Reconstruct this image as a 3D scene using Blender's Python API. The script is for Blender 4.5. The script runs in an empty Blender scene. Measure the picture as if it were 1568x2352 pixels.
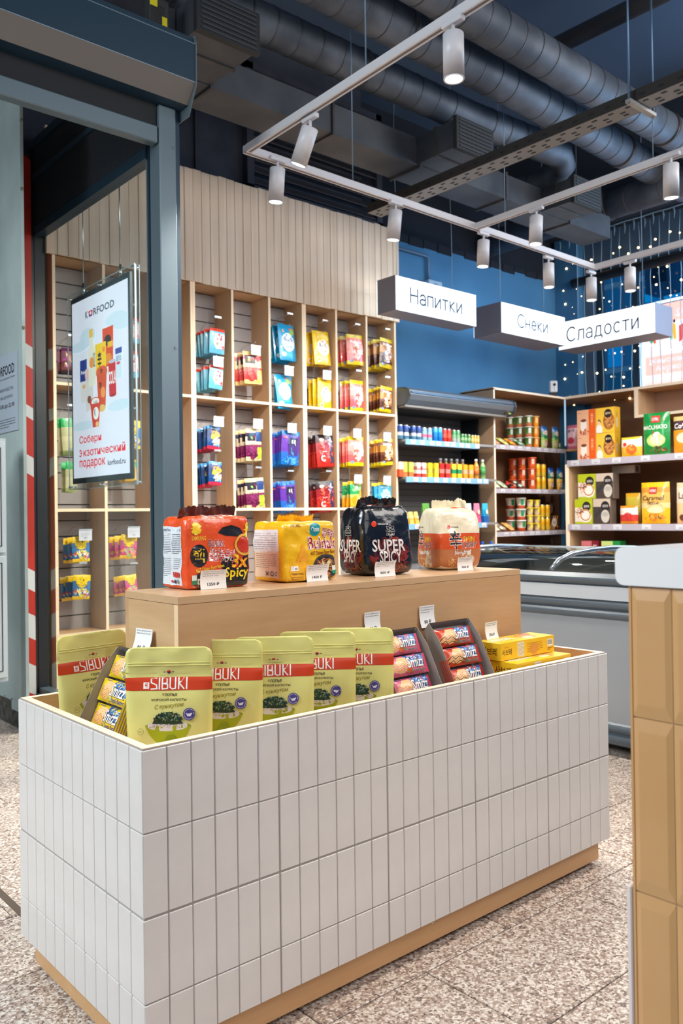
import bpy, bmesh, math, random
import numpy as np
from mathutils import Vector, Matrix, noise
random.seed(7)
SC = bpy.context.scene
COL = SC.collection
PI = math.pi

# ---------------------------------------------------------------- camera
H = 1.02
FPX = 1926.04; PIT = .0062; ROL = .0135; YA = math.radians(49.13)
F0 = Vector((math.cos(YA), math.sin(YA), 0)); R0 = Vector((math.sin(YA), -math.cos(YA), 0)); Z1 = Vector((0, 0, 1))
FW = F0*math.cos(PIT) + Z1*math.sin(PIT); U0 = -F0*math.sin(PIT) + Z1*math.cos(PIT)
RT = R0*math.cos(ROL) - U0*math.sin(ROL); UP = R0*math.sin(ROL) + U0*math.cos(ROL)
cd = bpy.data.cameras.new('camera'); cam = bpy.data.objects.new('camera', cd); COL.objects.link(cam)
cam.matrix_world = Matrix(((RT.x, UP.x, -FW.x, 0), (RT.y, UP.y, -FW.y, 0), (RT.z, UP.z, -FW.z, H), (0, 0, 0, 1)))
cd.sensor_fit = 'VERTICAL'; cd.sensor_height = 24; cd.sensor_width = 16; cd.lens = FPX/2352*24
cd.clip_start = .02; cd.clip_end = 200
cd.dof.use_dof = True; cd.dof.focus_distance = 1.95; cd.dof.aperture_fstop = 5.0
SC.camera = cam

# ---------------------------------------------------------------- world, exposure
SC.view_settings.view_transform = 'Standard'; SC.view_settings.look = 'None'
SC.view_settings.exposure = 0.0; SC.view_settings.gamma = 1; SC.view_settings.use_curve_mapping = False
W = bpy.data.worlds.new('dusk'); SC.world = W; W.use_nodes = True
W.node_tree.nodes['Background'].inputs[0].default_value = (.10, .30, .62, 1)
W.node_tree.nodes['Background'].inputs[1].default_value = .42

# ---------------------------------------------------------------- large lights (mall fixture, added fill lamps and window daylight outside the frame)
def area(name, loc, to, size, sy, power, col):
    l = bpy.data.lights.new(name, 'AREA'); l.shape = 'RECTANGLE'; l.size = size; l.size_y = sy; l.energy = power; l.color = col
    o = bpy.data.objects.new(name, l); COL.objects.link(o); o.location = loc
    o.rotation_euler = (Vector(to)-Vector(loc)).to_track_quat('-Z', 'Y').to_euler(); return o
area('mall_area_light', (-1.9, 2.6, 2.9), (.8, 1.7, .4), 2.4, 1.6, 165, (.91, .985, 1))
area('mall_area_light', (-.6, -1.6, 2.9), (1.4, 1.5, .4), 2.4, 1.6, 24, (1, .92, .86))  # unseen warm fill added behind the camera
area('shop_fill_light', (3.6, -.9, 3.2), (3.5, 3.2, .9), 2.6, 1.6, 84, (1, .945, .89))  # this lamp and the next are added shop fill, right of view
area('shop_fill_light', (6.2, .7, 3.2), (6.5, 4.6, 1.3), 2.2, 1.4, 100, (1, .95, .9))
area('window_daylight', (8.05, 2.0, 2.8), (3.5, 3.2, 3.3), 2.4, 1.3, 130, (.42, .68, 1))
def spot(name, loc, to, power, ang, col, blend=.5, rad=.03):
    l = bpy.data.lights.new(name, 'SPOT'); l.energy = power; l.spot_size = math.radians(ang); l.spot_blend = blend; l.color = col; l.shadow_soft_size = rad
    o = bpy.data.objects.new(name, l); COL.objects.link(o); o.location = loc
    o.rotation_euler = (Vector(to)-Vector(loc)).to_track_quat('-Z', 'Y').to_euler(); return o
spot('track_lamp', (2.3, .9, 2.75), (1.6, 1.55, .75), 62, 60, (1, .92, .82))
spot('track_lamp', (1.2, 1.0, 2.75), (1.1, 1.5, .7), 44, 65, (1, .93, .84))
spot('track_lamp', (.6, .9, 2.75), (.9, 1.55, .7), 26, 60, (1, .94, .86))

# ---------------------------------------------------------------- colours and materials
def C(*c):
    if len(c) == 1: c = c[0]
    return tuple(((v/255)/12.92 if v/255 <= .04045 else ((v/255+.055)/1.055)**2.4) for v in c) + (1,)
_M = {}
def mat(c, rough=.5, metal=0, spec=.5, emit=0, coat=0, name=None):
    key = (tuple(c), rough, metal, spec, emit, coat)
    if key in _M: return _M[key]
    m = bpy.data.materials.new(name or 'paint'); m.use_nodes = True; b = m.node_tree.nodes['Principled BSDF']
    b.inputs['Base Color'].default_value = C(c); b.inputs['Roughness'].default_value = rough; b.inputs['Metallic'].default_value = metal
    b.inputs['Specular IOR Level'].default_value = spec
    if coat:
        b.inputs['Coat Weight'].default_value = coat; b.inputs['Coat Roughness'].default_value = .12; t = m.node_tree
        n = t.nodes.new('ShaderNodeTexNoise'); n.inputs['Scale'].default_value = 30; n.inputs['Detail'].default_value = 3; n.inputs['Distortion'].default_value = 1.4; bp = t.nodes.new('ShaderNodeBump'); bp.inputs['Strength'].default_value = .3; bp.inputs['Distance'].default_value = .004
        tc = t.nodes.new('ShaderNodeTexCoord'); t.links.new(tc.outputs['Object'], n.inputs['Vector']); t.links.new(n.outputs['Fac'], bp.inputs['Height']); t.links.new(bp.outputs[0], b.inputs['Normal'])
    if emit: b.inputs['Emission Color'].default_value = C(c); b.inputs['Emission Strength'].default_value = emit
    _M[key] = m; return m
def nodes(name):
    m = bpy.data.materials.new(name); m.use_nodes = True; t = m.node_tree; return m, t, t.nodes['Principled BSDF']
def noisy(name, c0, c1, scale, stretch=(1, 1, 1), rough=.5, bump=0, detail=6, lo=.35, hi=.65, metal=0, spec=.5):
    m, t, b = nodes(name); N = t.nodes; L = t.links
    tc = N.new('ShaderNodeTexCoord'); mp = N.new('ShaderNodeMapping'); mp.inputs['Scale'].default_value = stretch
    n = N.new('ShaderNodeTexNoise'); n.inputs['Scale'].default_value = scale; n.inputs['Detail'].default_value = detail
    r = N.new('ShaderNodeValToRGB'); r.color_ramp.elements[0].color = C(c0); r.color_ramp.elements[1].color = C(c1)
    r.color_ramp.elements[0].position = lo; r.color_ramp.elements[1].position = hi
    L.new(tc.outputs['Object'], mp.inputs[0]); L.new(mp.outputs[0], n.inputs['Vector']); L.new(n.outputs['Fac'], r.inputs[0]); L.new(r.outputs[0], b.inputs['Base Color'])
    b.inputs['Roughness'].default_value = rough; b.inputs['Metallic'].default_value = metal; b.inputs['Specular IOR Level'].default_value = spec
    if bump:
        bp = N.new('ShaderNodeBump'); bp.inputs['Strength'].default_value = bump; bp.inputs['Distance'].default_value = .002
        L.new(n.outputs['Fac'], bp.inputs['Height']); L.new(bp.outputs[0], b.inputs['Normal'])
    return m
def wood(name, c0, c1, axis='x', scale=9, rough=.45):
    st = {'x': (.09, 1, 1), 'y': (1, .09, 1), 'z': (1, 1, .09)}[axis]
    m, t, b = nodes(name); N = t.nodes; L = t.links
    tc = N.new('ShaderNodeTexCoord'); mp = N.new('ShaderNodeMapping'); mp.inputs['Scale'].default_value = st
    n1 = N.new('ShaderNodeTexNoise'); n1.inputs['Scale'].default_value = scale; n1.inputs['Detail'].default_value = 3; n1.inputs['Distortion'].default_value = 1.2
    mu = N.new('ShaderNodeMath'); mu.operation = 'MULTIPLY'; mu.inputs[1].default_value = 16
    sn = N.new('ShaderNodeMath'); sn.operation = 'SINE'
    n2 = N.new('ShaderNodeTexNoise'); n2.inputs['Scale'].default_value = scale*22; n2.inputs['Detail'].default_value = 2
    ad = N.new('ShaderNodeMath'); ad.operation = 'MULTIPLY_ADD'; ad.inputs[1].default_value = .35
    mr = N.new('ShaderNodeMapRange'); mr.inputs[1].default_value = -.6; mr.inputs[2].default_value = 1.1
    r = N.new('ShaderNodeMix'); r.data_type = 'RGBA'; r.inputs[6].default_value = C(c0); r.inputs[7].default_value = C(c1)
    L.new(tc.outputs['Object'], mp.inputs[0]); L.new(mp.outputs[0], n1.inputs['Vector']); L.new(mp.outputs[0], n2.inputs['Vector'])
    L.new(n1.outputs['Fac'], mu.inputs[0]); L.new(mu.outputs[0], sn.inputs[0]); L.new(sn.outputs[0], ad.inputs[0]); L.new(n2.outputs['Fac'], ad.inputs[2])
    L.new(ad.outputs[0], mr.inputs[0]); L.new(mr.outputs[0], r.inputs[0]); L.new(r.outputs[2], b.inputs['Base Color'])
    b.inputs['Roughness'].default_value = rough
    return m
def granite():
    m, t, b = nodes('granite'); N = t.nodes; L = t.links
    tc = N.new('ShaderNodeTexCoord')
    vor = N.new('ShaderNodeTexVoronoi'); vor.inputs['Scale'].default_value = 190; vor.inputs['Randomness'].default_value = 1
    nz = N.new('ShaderNodeTexNoise'); nz.inputs['Scale'].default_value = 60; nz.inputs['Detail'].default_value = 6; nz.inputs['Roughness'].default_value = .7
    sep = N.new('ShaderNodeSeparateColor'); L.new(tc.outputs['Object'], vor.inputs['Vector']); L.new(tc.outputs['Object'], nz.inputs['Vector']); L.new(vor.outputs['Color'], sep.inputs[0])
    ad = N.new('ShaderNodeMath'); ad.operation = 'MULTIPLY_ADD'; ad.inputs[1].default_value = .55
    sb = N.new('ShaderNodeMath'); sb.operation = 'MULTIPLY_ADD'; sb.inputs[1].default_value = 1.15; sb.inputs[2].default_value = -.34
    L.new(nz.outputs['Fac'], sb.inputs[0]); L.new(sep.outputs[0], ad.inputs[0]); L.new(sb.outputs[0], ad.inputs[2])
    r = N.new('ShaderNodeValToRGB'); e = r.color_ramp; e.interpolation = 'LINEAR'
    e.elements[0].position = .06; e.elements[0].color = C(58, 56, 58); e.elements[1].position = .9; e.elements[1].color = C(240, 232, 222)
    for p, c in ((.2, (120, 104, 96)), (.42, (180, 156, 140)), (.6, (212, 196, 182)), (.72, (236, 226, 214))):
        k = e.elements.new(p); k.color = C(c)
    L.new(ad.outputs[0], r.inputs[0]); L.new(r.outputs[0], b.inputs['Base Color']); b.inputs['Roughness'].default_value = .42
    return m
def glass_mat(name, col=(225, 240, 236), rough=.02, ior=1.45):
    m, t, b = nodes(name); b.inputs['Base Color'].default_value = C(col); b.inputs['Roughness'].default_value = rough
    b.inputs['Transmission Weight'].default_value = 1; b.inputs['IOR'].default_value = ior; return m
def thin_glass(name, tint=(235, 243, 240), refl=.10):
    m = bpy.data.materials.new(name); m.use_nodes = True; t = m.node_tree; N = t.nodes; L = t.links; N.clear()
    o = N.new('ShaderNodeOutputMaterial'); tr = N.new('ShaderNodeBsdfTransparent'); tr.inputs[0].default_value = C(tint)
    gl = N.new('ShaderNodeBsdfGlossy'); gl.inputs['Roughness'].default_value = .02; mx = N.new('ShaderNodeMixShader')
    lw = N.new('ShaderNodeLayerWeight'); lw.inputs[0].default_value = .3; mp = N.new('ShaderNodeMath'); mp.operation = 'MULTIPLY_ADD'; mp.inputs[1].default_value = refl*2.2; mp.inputs[2].default_value = refl*.25
    L.new(lw.outputs['Fresnel'], mp.inputs[0]); L.new(mp.outputs[0], mx.inputs[0]); L.new(tr.outputs[0], mx.inputs[1]); L.new(gl.outputs[0], mx.inputs[2]); L.new(mx.outputs[0], o.inputs[0])
    return m

BIRX = wood('maple_x', (214, 178, 138), (196, 156, 114), 'x'); BIRZ = wood('maple_z', (216, 184, 146), (200, 164, 126), 'z')
BIRY = wood('maple_y', (216, 178, 134), (198, 158, 112), 'y')
EDGE = mat((254, 234, 208), .5, name='edge_banding'); EDGE3 = mat((246, 218, 182), .5, name='edge_banding'); EDGE2 = mat((238, 206, 164), .5, name='edge_banding')
CLAD = noisy('pale_wood_cladding', (222, 202, 180), (206, 184, 160), 22, (1, 1, .04), .6)
TILE = noisy('white_ceramic', (226, 222, 218), (214, 209, 204), 7, rough=.26, bump=.06, lo=.3, hi=.7)
GROUT = mat((166, 158, 152), .9, name='grout')
GRAN = granite()
DARK = mat((34, 38, 46), .6, name='dark_metal'); FRAME = mat((100, 116, 124), .4, .35, name='anthracite_powder_coat'); FRAMED = mat((36, 60, 76), .4, .3, name='dark_anthracite')
WHITE = mat((232, 232, 234), .45, name='white_paint'); CARDW = mat((240, 240, 240), .6, name='white_card'); INK = mat((24, 26, 30), .6, name='ink')
CHROME = mat((210, 214, 218), .2, 1, name='chrome'); ACRY = thin_glass('clear_acrylic', (246, 250, 250), .06)
GLASS = thin_glass('window_glass', (226, 236, 232), .10)
STEEL = noisy('galvanised_steel', (92, 98, 108), (68, 74, 84), 5, rough=.6, metal=.4)
STEELD = noisy('dusty_steel', (84, 82, 82), (58, 58, 62), 6, rough=.5, metal=.6)
CEIL = mat((58, 78, 104), .8, name='ceiling_paint')

# ---------------------------------------------------------------- mesh builder
class MB:
    def __init__(s): s.v = []; s.f = []; s.m = []; s.mats = []; s.sm = []
    def mi(s, m):
        if m not in s.mats: s.mats.append(m)
        return s.mats.index(m)
    def add(s, vs, fs, m, smooth=False):
        o = len(s.v); s.v += [tuple(v) for v in vs]; i = s.mi(m)
        for f in fs: s.f.append(tuple(o+k for k in f)); s.m.append(i); s.sm.append(smooth)
        return s
    def box(s, x0, y0, z0, x1, y1, z1, m, top=None):
        v = [(x0,y0,z0),(x1,y0,z0),(x1,y1,z0),(x0,y1,z0),(x0,y0,z1),(x1,y0,z1),(x1,y1,z1),(x0,y1,z1)]
        s.add(v, [(3,2,1,0),(0,1,5,4),(1,2,6,5),(2,3,7,6),(3,0,4,7)], m); s.add(v[4:], [(0,1,2,3)], top or m); return s
    def bev(s, x0, y0, z0, x1, y1, z1, m, r=.002):
        # box with chamfered edges
        vs = []; fs = []
        for X, sx in ((x0, 1), (x1, -1)):
            for Y, sy in ((y0, 1), (y1, -1)):
                for Z, sz in ((z0, 1), (z1, -1)):
                    vs += [(X, Y+sy*r, Z+sz*r), (X+sx*r, Y, Z+sz*r), (X+sx*r, Y+sy*r, Z)]
        I = lambda i, j, k, a: (i*4+j*2+k)*3+a
        fs += [(I(0,0,0,0),I(0,0,1,0),I(0,1,1,0),I(0,1,0,0)),(I(1,0,0,0),I(1,1,0,0),I(1,1,1,0),I(1,0,1,0))]
        fs += [(I(0,0,0,1),I(1,0,0,1),I(1,0,1,1),I(0,0,1,1)),(I(0,1,0,1),I(0,1,1,1),I(1,1,1,1),I(1,1,0,1))]
        fs += [(I(0,0,0,2),I(0,1,0,2),I(1,1,0,2),I(1,0,0,2)),(I(0,0,1,2),I(1,0,1,2),I(1,1,1,2),I(0,1,1,2))]
        for k in (0, 1):
            for j in (0, 1): fs.append((I(0,j,k,1),I(1,j,k,1),I(1,j,k,2),I(0,j,k,2)))
            for i in (0, 1): fs.append((I(i,0,k,0),I(i,1,k,0),I(i,1,k,2),I(i,0,k,2)))
        for i in (0, 1):
            for j in (0, 1): fs.append((I(i,j,0,0),I(i,j,1,0),I(i,j,1,1),I(i,j,0,1)))
        for i in (0, 1):
            for j in (0, 1):
                for k in (0, 1): fs.append((I(i,j,k,0),I(i,j,k,1),I(i,j,k,2)))
        return s.add(vs, fs, m)
    def tube(s, pts, r, m, n=8, caps=True):
        pts = [Vector(p) for p in pts]; rs = r if isinstance(r, (list, tuple)) else [r]*len(pts); vs = []; fs = []
        for i, p in enumerate(pts):
            d = (pts[min(i+1, len(pts)-1)] - pts[max(i-1, 0)]).normalized()
            a = Vector((0, 0, 1)) if abs(d.z) < .9 else Vector((1, 0, 0)); e1 = d.cross(a).normalized(); e2 = d.cross(e1)
            for k in range(n):
                t = 2*PI*k/n; vs.append(p + (e1*math.cos(t) + e2*math.sin(t))*rs[i])
        for i in range(len(pts)-1):
            for k in range(n): fs.append((i*n+k, i*n+(k+1) % n, (i+1)*n+(k+1) % n, (i+1)*n+k))
        s.add(vs, fs, m, True)
        if caps:
            s.add(vs[:n], [tuple(range(n))], m); s.add(vs[-n:], [tuple(range(n))[::-1]], m)
        return s
    def lathe(s, prof, m, n=14, c=(0, 0, 0), mats=None):
        vs = []
        for r, z in prof:
            for k in range(n): t = 2*PI*k/n; vs.append((c[0]+r*math.cos(t), c[1]+r*math.sin(t), c[2]+z))
        for i in range(len(prof)-1):
            s.add(vs[i*n:(i+2)*n], [(k, (k+1) % n, n+(k+1) % n, n+k) for k in range(n)], mats[i] if mats else m, True)
        s.add(vs[:n], [tuple(range(n))[::-1]], mats[0] if mats else m); s.add(vs[-n:], [tuple(range(n))], mats[-1] if mats else m); return s
    def prism(s, prof, ax, a0, a1, m):
        # profile in the plane across axis ax (0:x 1:y 2:z), extruded a0..a1
        def P(a, p): q = list(p); q.insert(ax, a); return tuple(q)
        n = len(prof); vs = [P(a0, p) for p in prof] + [P(a1, p) for p in prof]
        s.add(vs, [(k, (k+1) % n, n+(k+1) % n, n+k) for k in range(n)] + [tuple(range(n))[::-1], tuple(range(n, 2*n))], m); return s
    def mesh(s, name='mesh', fix=True):
        me = bpy.data.meshes.new(name); me.from_pydata(s.v, [], s.f)
        for m in s.mats: me.materials.append(m)
        me.polygons.foreach_set('material_index', s.m); me.polygons.foreach_set('use_smooth', s.sm)
        if fix:
            b = bmesh.new(); b.from_mesh(me); bmesh.ops.remove_doubles(b, verts=b.verts, dist=1e-6); bmesh.ops.recalc_face_normals(b, faces=b.faces); b.to_mesh(me); b.free()
        me.update(); return me
def obj(name, me, parent=None, loc=(0, 0, 0), rz=0, label=None, kind=None):
    if isinstance(me, MB): me = me.mesh(name)
    o = bpy.data.objects.new(name, me); COL.objects.link(o); o.location = loc; o.rotation_euler = (0, 0, rz)
    if parent: o.parent = parent
    if label: o['label'] = label
    if kind: o['kind'] = kind
    return o
def tag(o, label, cat, group=None):
    o['label'] = label; o['category'] = cat
    if group: o['group'] = group
    return o
def thing(name, label, cat, loc=(0, 0, 0), rz=0, group=None):
    o = bpy.data.objects.new(name, None); COL.objects.link(o); o.location = loc; o.rotation_euler = (0, 0, rz); o.empty_display_size = .05
    return tag(o, label, cat, group)
def struct(name, me, parent=None): return obj(name, me, parent, kind='structure')
ORD = ['front', 'second', 'third', 'fourth', 'fifth', 'sixth', 'seventh', 'eighth']

# ---------------------------------------------------------------- flat print: shapes and lettering as thin meshes
_T = {}
def text_bm(s, bold=0, shear=0, res=2):
    bold = min(bold, .045); k = (s, bold, shear, res)
    if k not in _T:
        c = bpy.data.curves.new('t', 'FONT'); c.body = s; c.size = 1; c.resolution_u = res; c.offset = bold; c.shear = shear
        o = bpy.data.objects.new('t', c); me = bpy.data.meshes.new_from_object(o); bpy.data.objects.remove(o)
        v = [tuple(p.co[:2]) for p in me.vertices]; f = [tuple(p.vertices) for p in me.polygons]; bpy.data.meshes.remove(me); _T[k] = (v, f)
    return _T[k]
def TX(s, x0, y0, x1, y1, c, bold=0, shear=0, outline=None, ow=.04, rot=0, stack=False, res=2):
    return ('T', s, x0, y0, x1, y1, c, min(bold, .018), shear, outline, min(ow, .026), rot, res)
def RR(x0, y0, x1, y1, c): return ('P', [(x0, y0), (x1, y0), (x1, y1), (x0, y1)], c)
def PP(pts, c): return ('P', pts, c)
def EE(cx, cy, rx, ry, c, n=20): return ('P', [(cx+rx*math.cos(2*PI*k/n), cy+ry*math.sin(2*PI*k/n)) for k in range(n)], c)
def RG(cx, cy, r, w, c, n=24):
    return ('Q', [[(cx+q*math.cos(2*PI*k/n), cy+q*math.sin(2*PI*k/n)) for k in range(n)] for q in (r, r-w)], c)
def SC_(cx, cy, rx, ry, cols, n, sz, seed=1, asp=1, top=False):
    rnd = random.Random(seed); out = []
    for i in range(n):
        t = rnd.random()*2*PI; q = math.sqrt(rnd.random()); x = cx+rx*q*math.cos(t); y = cy+ry*q*(abs(math.sin(t)) if top else math.sin(t)); a = rnd.random()*PI
        s1 = sz*(.6+.8*rnd.random()); s2 = s1*asp; ca, sa = math.cos(a), math.sin(a)
        out.append(('P', [(x+ca*p-sa*w_, y+sa*p+ca*w_) for p, w_ in ((-s1, -s2*.4), (0, -s2*.5), (s1, 0), (0, s2*.5))], rnd.choice(cols)))
    return out
def LN(x0, y0, x1, y1, c, n=6, seed=3, w=.35):
    # unreadable small print: rows of short dashes
    rnd = random.Random(seed); out = []; h = (y1-y0)/n
    for i in range(n):
        x = x0; y = y1-(i+.7)*h
        while x < x1:
            L = (x1-x0)*(.05+.16*rnd.random()); e = min(x+L, x1)
            if not (i == n-1 and x > x0+(x1-x0)*.6): out.append(RR(x, y, e, y+h*w, c))
            x = e+(x1-x0)*.025
    return out
def art(items, surf=None, gx=None, gy=None, eps=.0003, rough=.35, base=None, coat=0, emit=0, spec=.5):
    """items -> mesh. surf(x, y, h) maps flat print coordinates to a 3D point lifted h above the surface"""
    bm = bmesh.new(); mats = []; lay = 1
    def mi(c):
        m = mat(c, rough, 0, spec, emit, coat, 'print') if isinstance(c, tuple) else c
        if m not in mats: mats.append(m)
        return mats.index(m)
    def addp(v, f, c, z):
        vs = [bm.verts.new((x, y, z)) for x, y in v]; i = mi(c)
        for q in f:
            try: fc = bm.faces.new([vs[k] for k in q]); fc.material_index = i
            except ValueError: pass
    flat = []
    for it in items: flat += it if isinstance(it, list) else [it]
    for it in flat:
        if it[0] == 'P': addp(it[1], [tuple(range(len(it[1])))], it[2], lay)
        elif it[0] == 'Q':
            a, b = it[1]; n = len(a); addp(a+b, [(k, (k+1) % n, n+(k+1) % n, n+k) for k in range(n)], it[2], lay)
        else:
            _, s, x0, y0, x1, y1, c, bold, shear, ol, ow, rot, res = it
            v, f = text_bm(s, bold, shear, res)
            if not v: continue
            xs = [p[0] for p in v]; ys = [p[1] for p in v]; ax, bx, ay, by = min(xs), max(xs), min(ys), max(ys)
            kx = (x1-x0)/max(bx-ax, 1e-6); ky = (y1-y0)/max(by-ay, 1e-6); cx, cy = (x0+x1)/2, (y0+y1)/2; cr, sr = math.cos(rot), math.sin(rot)
            def M(vv):
                out = []
                for p in vv:
                    X = x0+(p[0]-ax)*kx-cx; Y = y0+(p[1]-ay)*ky-cy; out.append((cx+X*cr-Y*sr, cy+X*sr+Y*cr))
                return out
            if ol:
                v2, f2 = text_bm(s, bold+ow, shear, res); addp(M(v2), f2, ol, lay); lay += 1
            addp(M(v), f, c, lay)
        lay += .25
    bmesh.ops.triangulate(bm, faces=[f for f in bm.faces if len(f.verts) > 4])
    for xs, ax in ((gx or [], 0), (gy or [], 1)):
        for x in xs:
            co = [0, 0, 0]; no = [0, 0, 0]; co[ax] = x; no[ax] = 1
            bmesh.ops.bisect_plane(bm, geom=bm.verts[:]+bm.edges[:]+bm.faces[:], dist=1e-7, plane_co=co, plane_no=no)
    f = surf or (lambda x, y, h: (x, -h, y))
    for v in bm.verts: v.co = f(v.co.x, v.co.y, eps*(1+.05*v.co.z))
    me = bpy.data.meshes.new('print'); bm.to_mesh(me); bm.free()
    for m in mats: me.materials.append(m)
    if surf: me.polygons.foreach_set('use_smooth', [True]*len(me.polygons))
    return me

# ================================================================ THE SETTING
# floor: granite slabs .6 x .3 in running bond
fb = MB(); fb.box(-4, -3, -.12, 9, 9, -.006, mat((70, 64, 60), .8)); floor = struct('floor', fb)
tm = MB(); tm.bev(-.296, -.1475, -.016, .296, .1475, 0, GRAN, .0015); TME = tm.mesh('floor_tile')
for j in range(-5, 15):
    b0 = 1.0115+.2985*j; off = 1.365+(.298 if j % 2 else 0)
    for k in range(-6, 10):
        a0 = off+.596*k
        if a0 < -1.2 or a0 > 6.4 or (a0+.6 < .2 and b0 < 1.2) or (a0 > 3.4 and b0 < 2.6): continue
        obj('floor_tile', TME, floor, (a0+.298, b0+.149, random.uniform(-.0004, 0)))
jb = MB(); jb.box(.783, 2.0, -.004, .803, 3.4, .0006, mat((96, 82, 70), .9)); obj('expansion_joint', jb, floor)
cb = MB(); cb.box(-3, -2, 4.6, 9, 7, 4.8, CEIL); ceiling = struct('ceiling', cb)
bm_ = MB(); bm_.box(6.9, -1, 3.93, 7.74, 5.3, 4.6, mat((34, 44, 58), .8)); struct('trim_1', bm_)          # dark bulkhead over the windows
BLUE = noisy('blue_wall_paint', (66, 126, 170), (60, 118, 162), 3, rough=.75)
GREY = noisy('dark_wall_paint', (62, 66, 78), (48, 52, 64), 4, rough=.8)
w = MB(); w.box(4.7, 5.25, 0, 7.9, 5.4, 3.52, BLUE)
wb = struct('wall_back', w)
w = MB(); w.box(-1, 5.12, 0, 4.7, 5.4, 4.6, GREY)
for x0, x1, z0, z1 in ((2.75, 3.02, 3.42, 4.5), (3.1, 3.5, 3.42, 4.5)): w.box(x0, 5.10, z0, x1, 5.12, z1, GREY)
struct('wall_back_upper', w)
w = MB(); w.box(4.7, 5.3, 3.5, 7.9, 5.42, 4.6, mat((22, 30, 42), .9))
rs = random.Random(5)
for k in range(16):                                                                                       # ragged upper edge of the blue paint
    x = 4.8+k*.19; h = rs.uniform(.01, .05); w.box(x, 5.243, 3.5-h, x+.2, 5.25, 3.53, mat((22, 30, 42), .9))
struct('trim_2', w)
# window wall on the right with a wide opening
WW = noisy('blue_grey_paint', (74, 100, 128), (66, 92, 120), 3, rough=.75)
w = MB(); w.box(7.72, 4.86, 0, 7.9, 5.25, 3.93, WW); w.box(7.72, 1.2, 3.55, 7.9, 4.86, 3.93, WW); w.box(7.72, 1.2, 0, 7.9, 4.86, 2.0, WW); w.box(7.60, 4.98, 0, 7.72, 5.25, 3.93, BLUE)
struct('wall_right', w)
win = struct('window_1', MB().add([(7.78, 1.2, 2.0), (7.78, 4.86, 2.0), (7.78, 4.86, 3.55), (7.78, 1.2, 3.55)], [(0, 1, 2, 3)], thin_glass('shop_window_glass', (214, 232, 240), .06)))
fr = MB()
for y in (4.83, 4.42, 3.1): fr.box(7.76, y-.03, 2.0, 7.82, y+.03, 3.55, FRAMED)
fr.box(7.76, 1.2, 3.49, 7.82, 4.86, 3.55, FRAMED); fr.box(7.76, 1.2, 2.0, 7.82, 4.86, 2.06, FRAMED)
obj('window_frame', fr, win)
rail = MB().tube([(7.55, 5.0, 3.42), (7.55, 1.4, 3.42)], .045, DARK, 10); tag(obj('wall_pipe', rail), 'dark round pipe running along the top of the shop window', 'pipe')
# mall corridor side wall (greenish plaster, broken base) left of the glass partition
GREEN = noisy('plaster', (176, 190, 186), (160, 174, 170), 3, rough=.85)
w = MB(); w.box(1.49, 4.06, .14, 1.505, 6.5, 4.6, GREEN)
w.box(1.496, 4.07, 0, 1.506, 6.5, .14, noisy('broken_plaster', (96, 92, 84), (52, 50, 48), 30, rough=.95, bump=.6))
rs = random.Random(2)
for k in range(14): y = 4.06+k*.1; w.box(1.4935, y, .14-rs.uniform(.01, .06), 1.5, y+.11, .145, GREEN)
wl = struct('wall_left', w)
sc = MB()
for z in (1.95, 2.62, 2.95): sc.tube([(1.48, 4.03, z), (1.49, 4.03, z)], .009, mat((120, 112, 96), .7), 8)
obj('wall_anchor', sc, wl)
w = MB(); w.box(-2.0, 6.5, 0, 1.49, 6.6, 4.6, GREEN); struct('wall_corridor', w)

# glass partition a = 1.89 with dark frame and header
gp = struct('wall_glass', MB().add([(1.89, 3.5, .05), (1.89, 4.9, .05), (1.89, 4.9, 2.69), (1.89, 3.5, 2.69)], [(0, 1, 2, 3)], thin_glass('partition_glass', (244, 250, 247), .09)))
g = MB(); g.box(1.86, 3.5, 2.69, 1.92, 4.98, 2.74, FRAMED); g.box(1.865, 3.5, 2.74, 1.915, 4.98, 2.855, mat((26, 28, 34), .7)); g.box(1.865, 3.64, 2.855, 1.915, 4.98, 3.25, mat((26, 28, 34), .7)); g.box(1.855, 3.66, 3.02, 1.865, 4.98, 3.05, FRAMED); g.box(1.855, 3.66, 3.20, 1.865, 4.98, 3.25, FRAMED)
obj('header_panel', g, gp)
g = MB(); g.box(1.86, 3.5, 0, 1.92, 4.98, .05, FRAME); g.box(1.84, 3.48, 0, 1.94, 4.98, .018, STEEL); obj('bottom_rail', g, gp)
g = MB(); g.box(1.86, 4.86, .02, 1.92, 4.93, 2.72, mat((24, 28, 32), .4)); obj('frame_post', g, gp)
for k, y in enumerate((3.475, 3.495, 3.515)):
    obj('track_profile', MB().box(1.872, y-.006, .02, 1.90, y+.004, 2.74, (FRAME, FRAMED, FRAME)[k]), gp)
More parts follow.
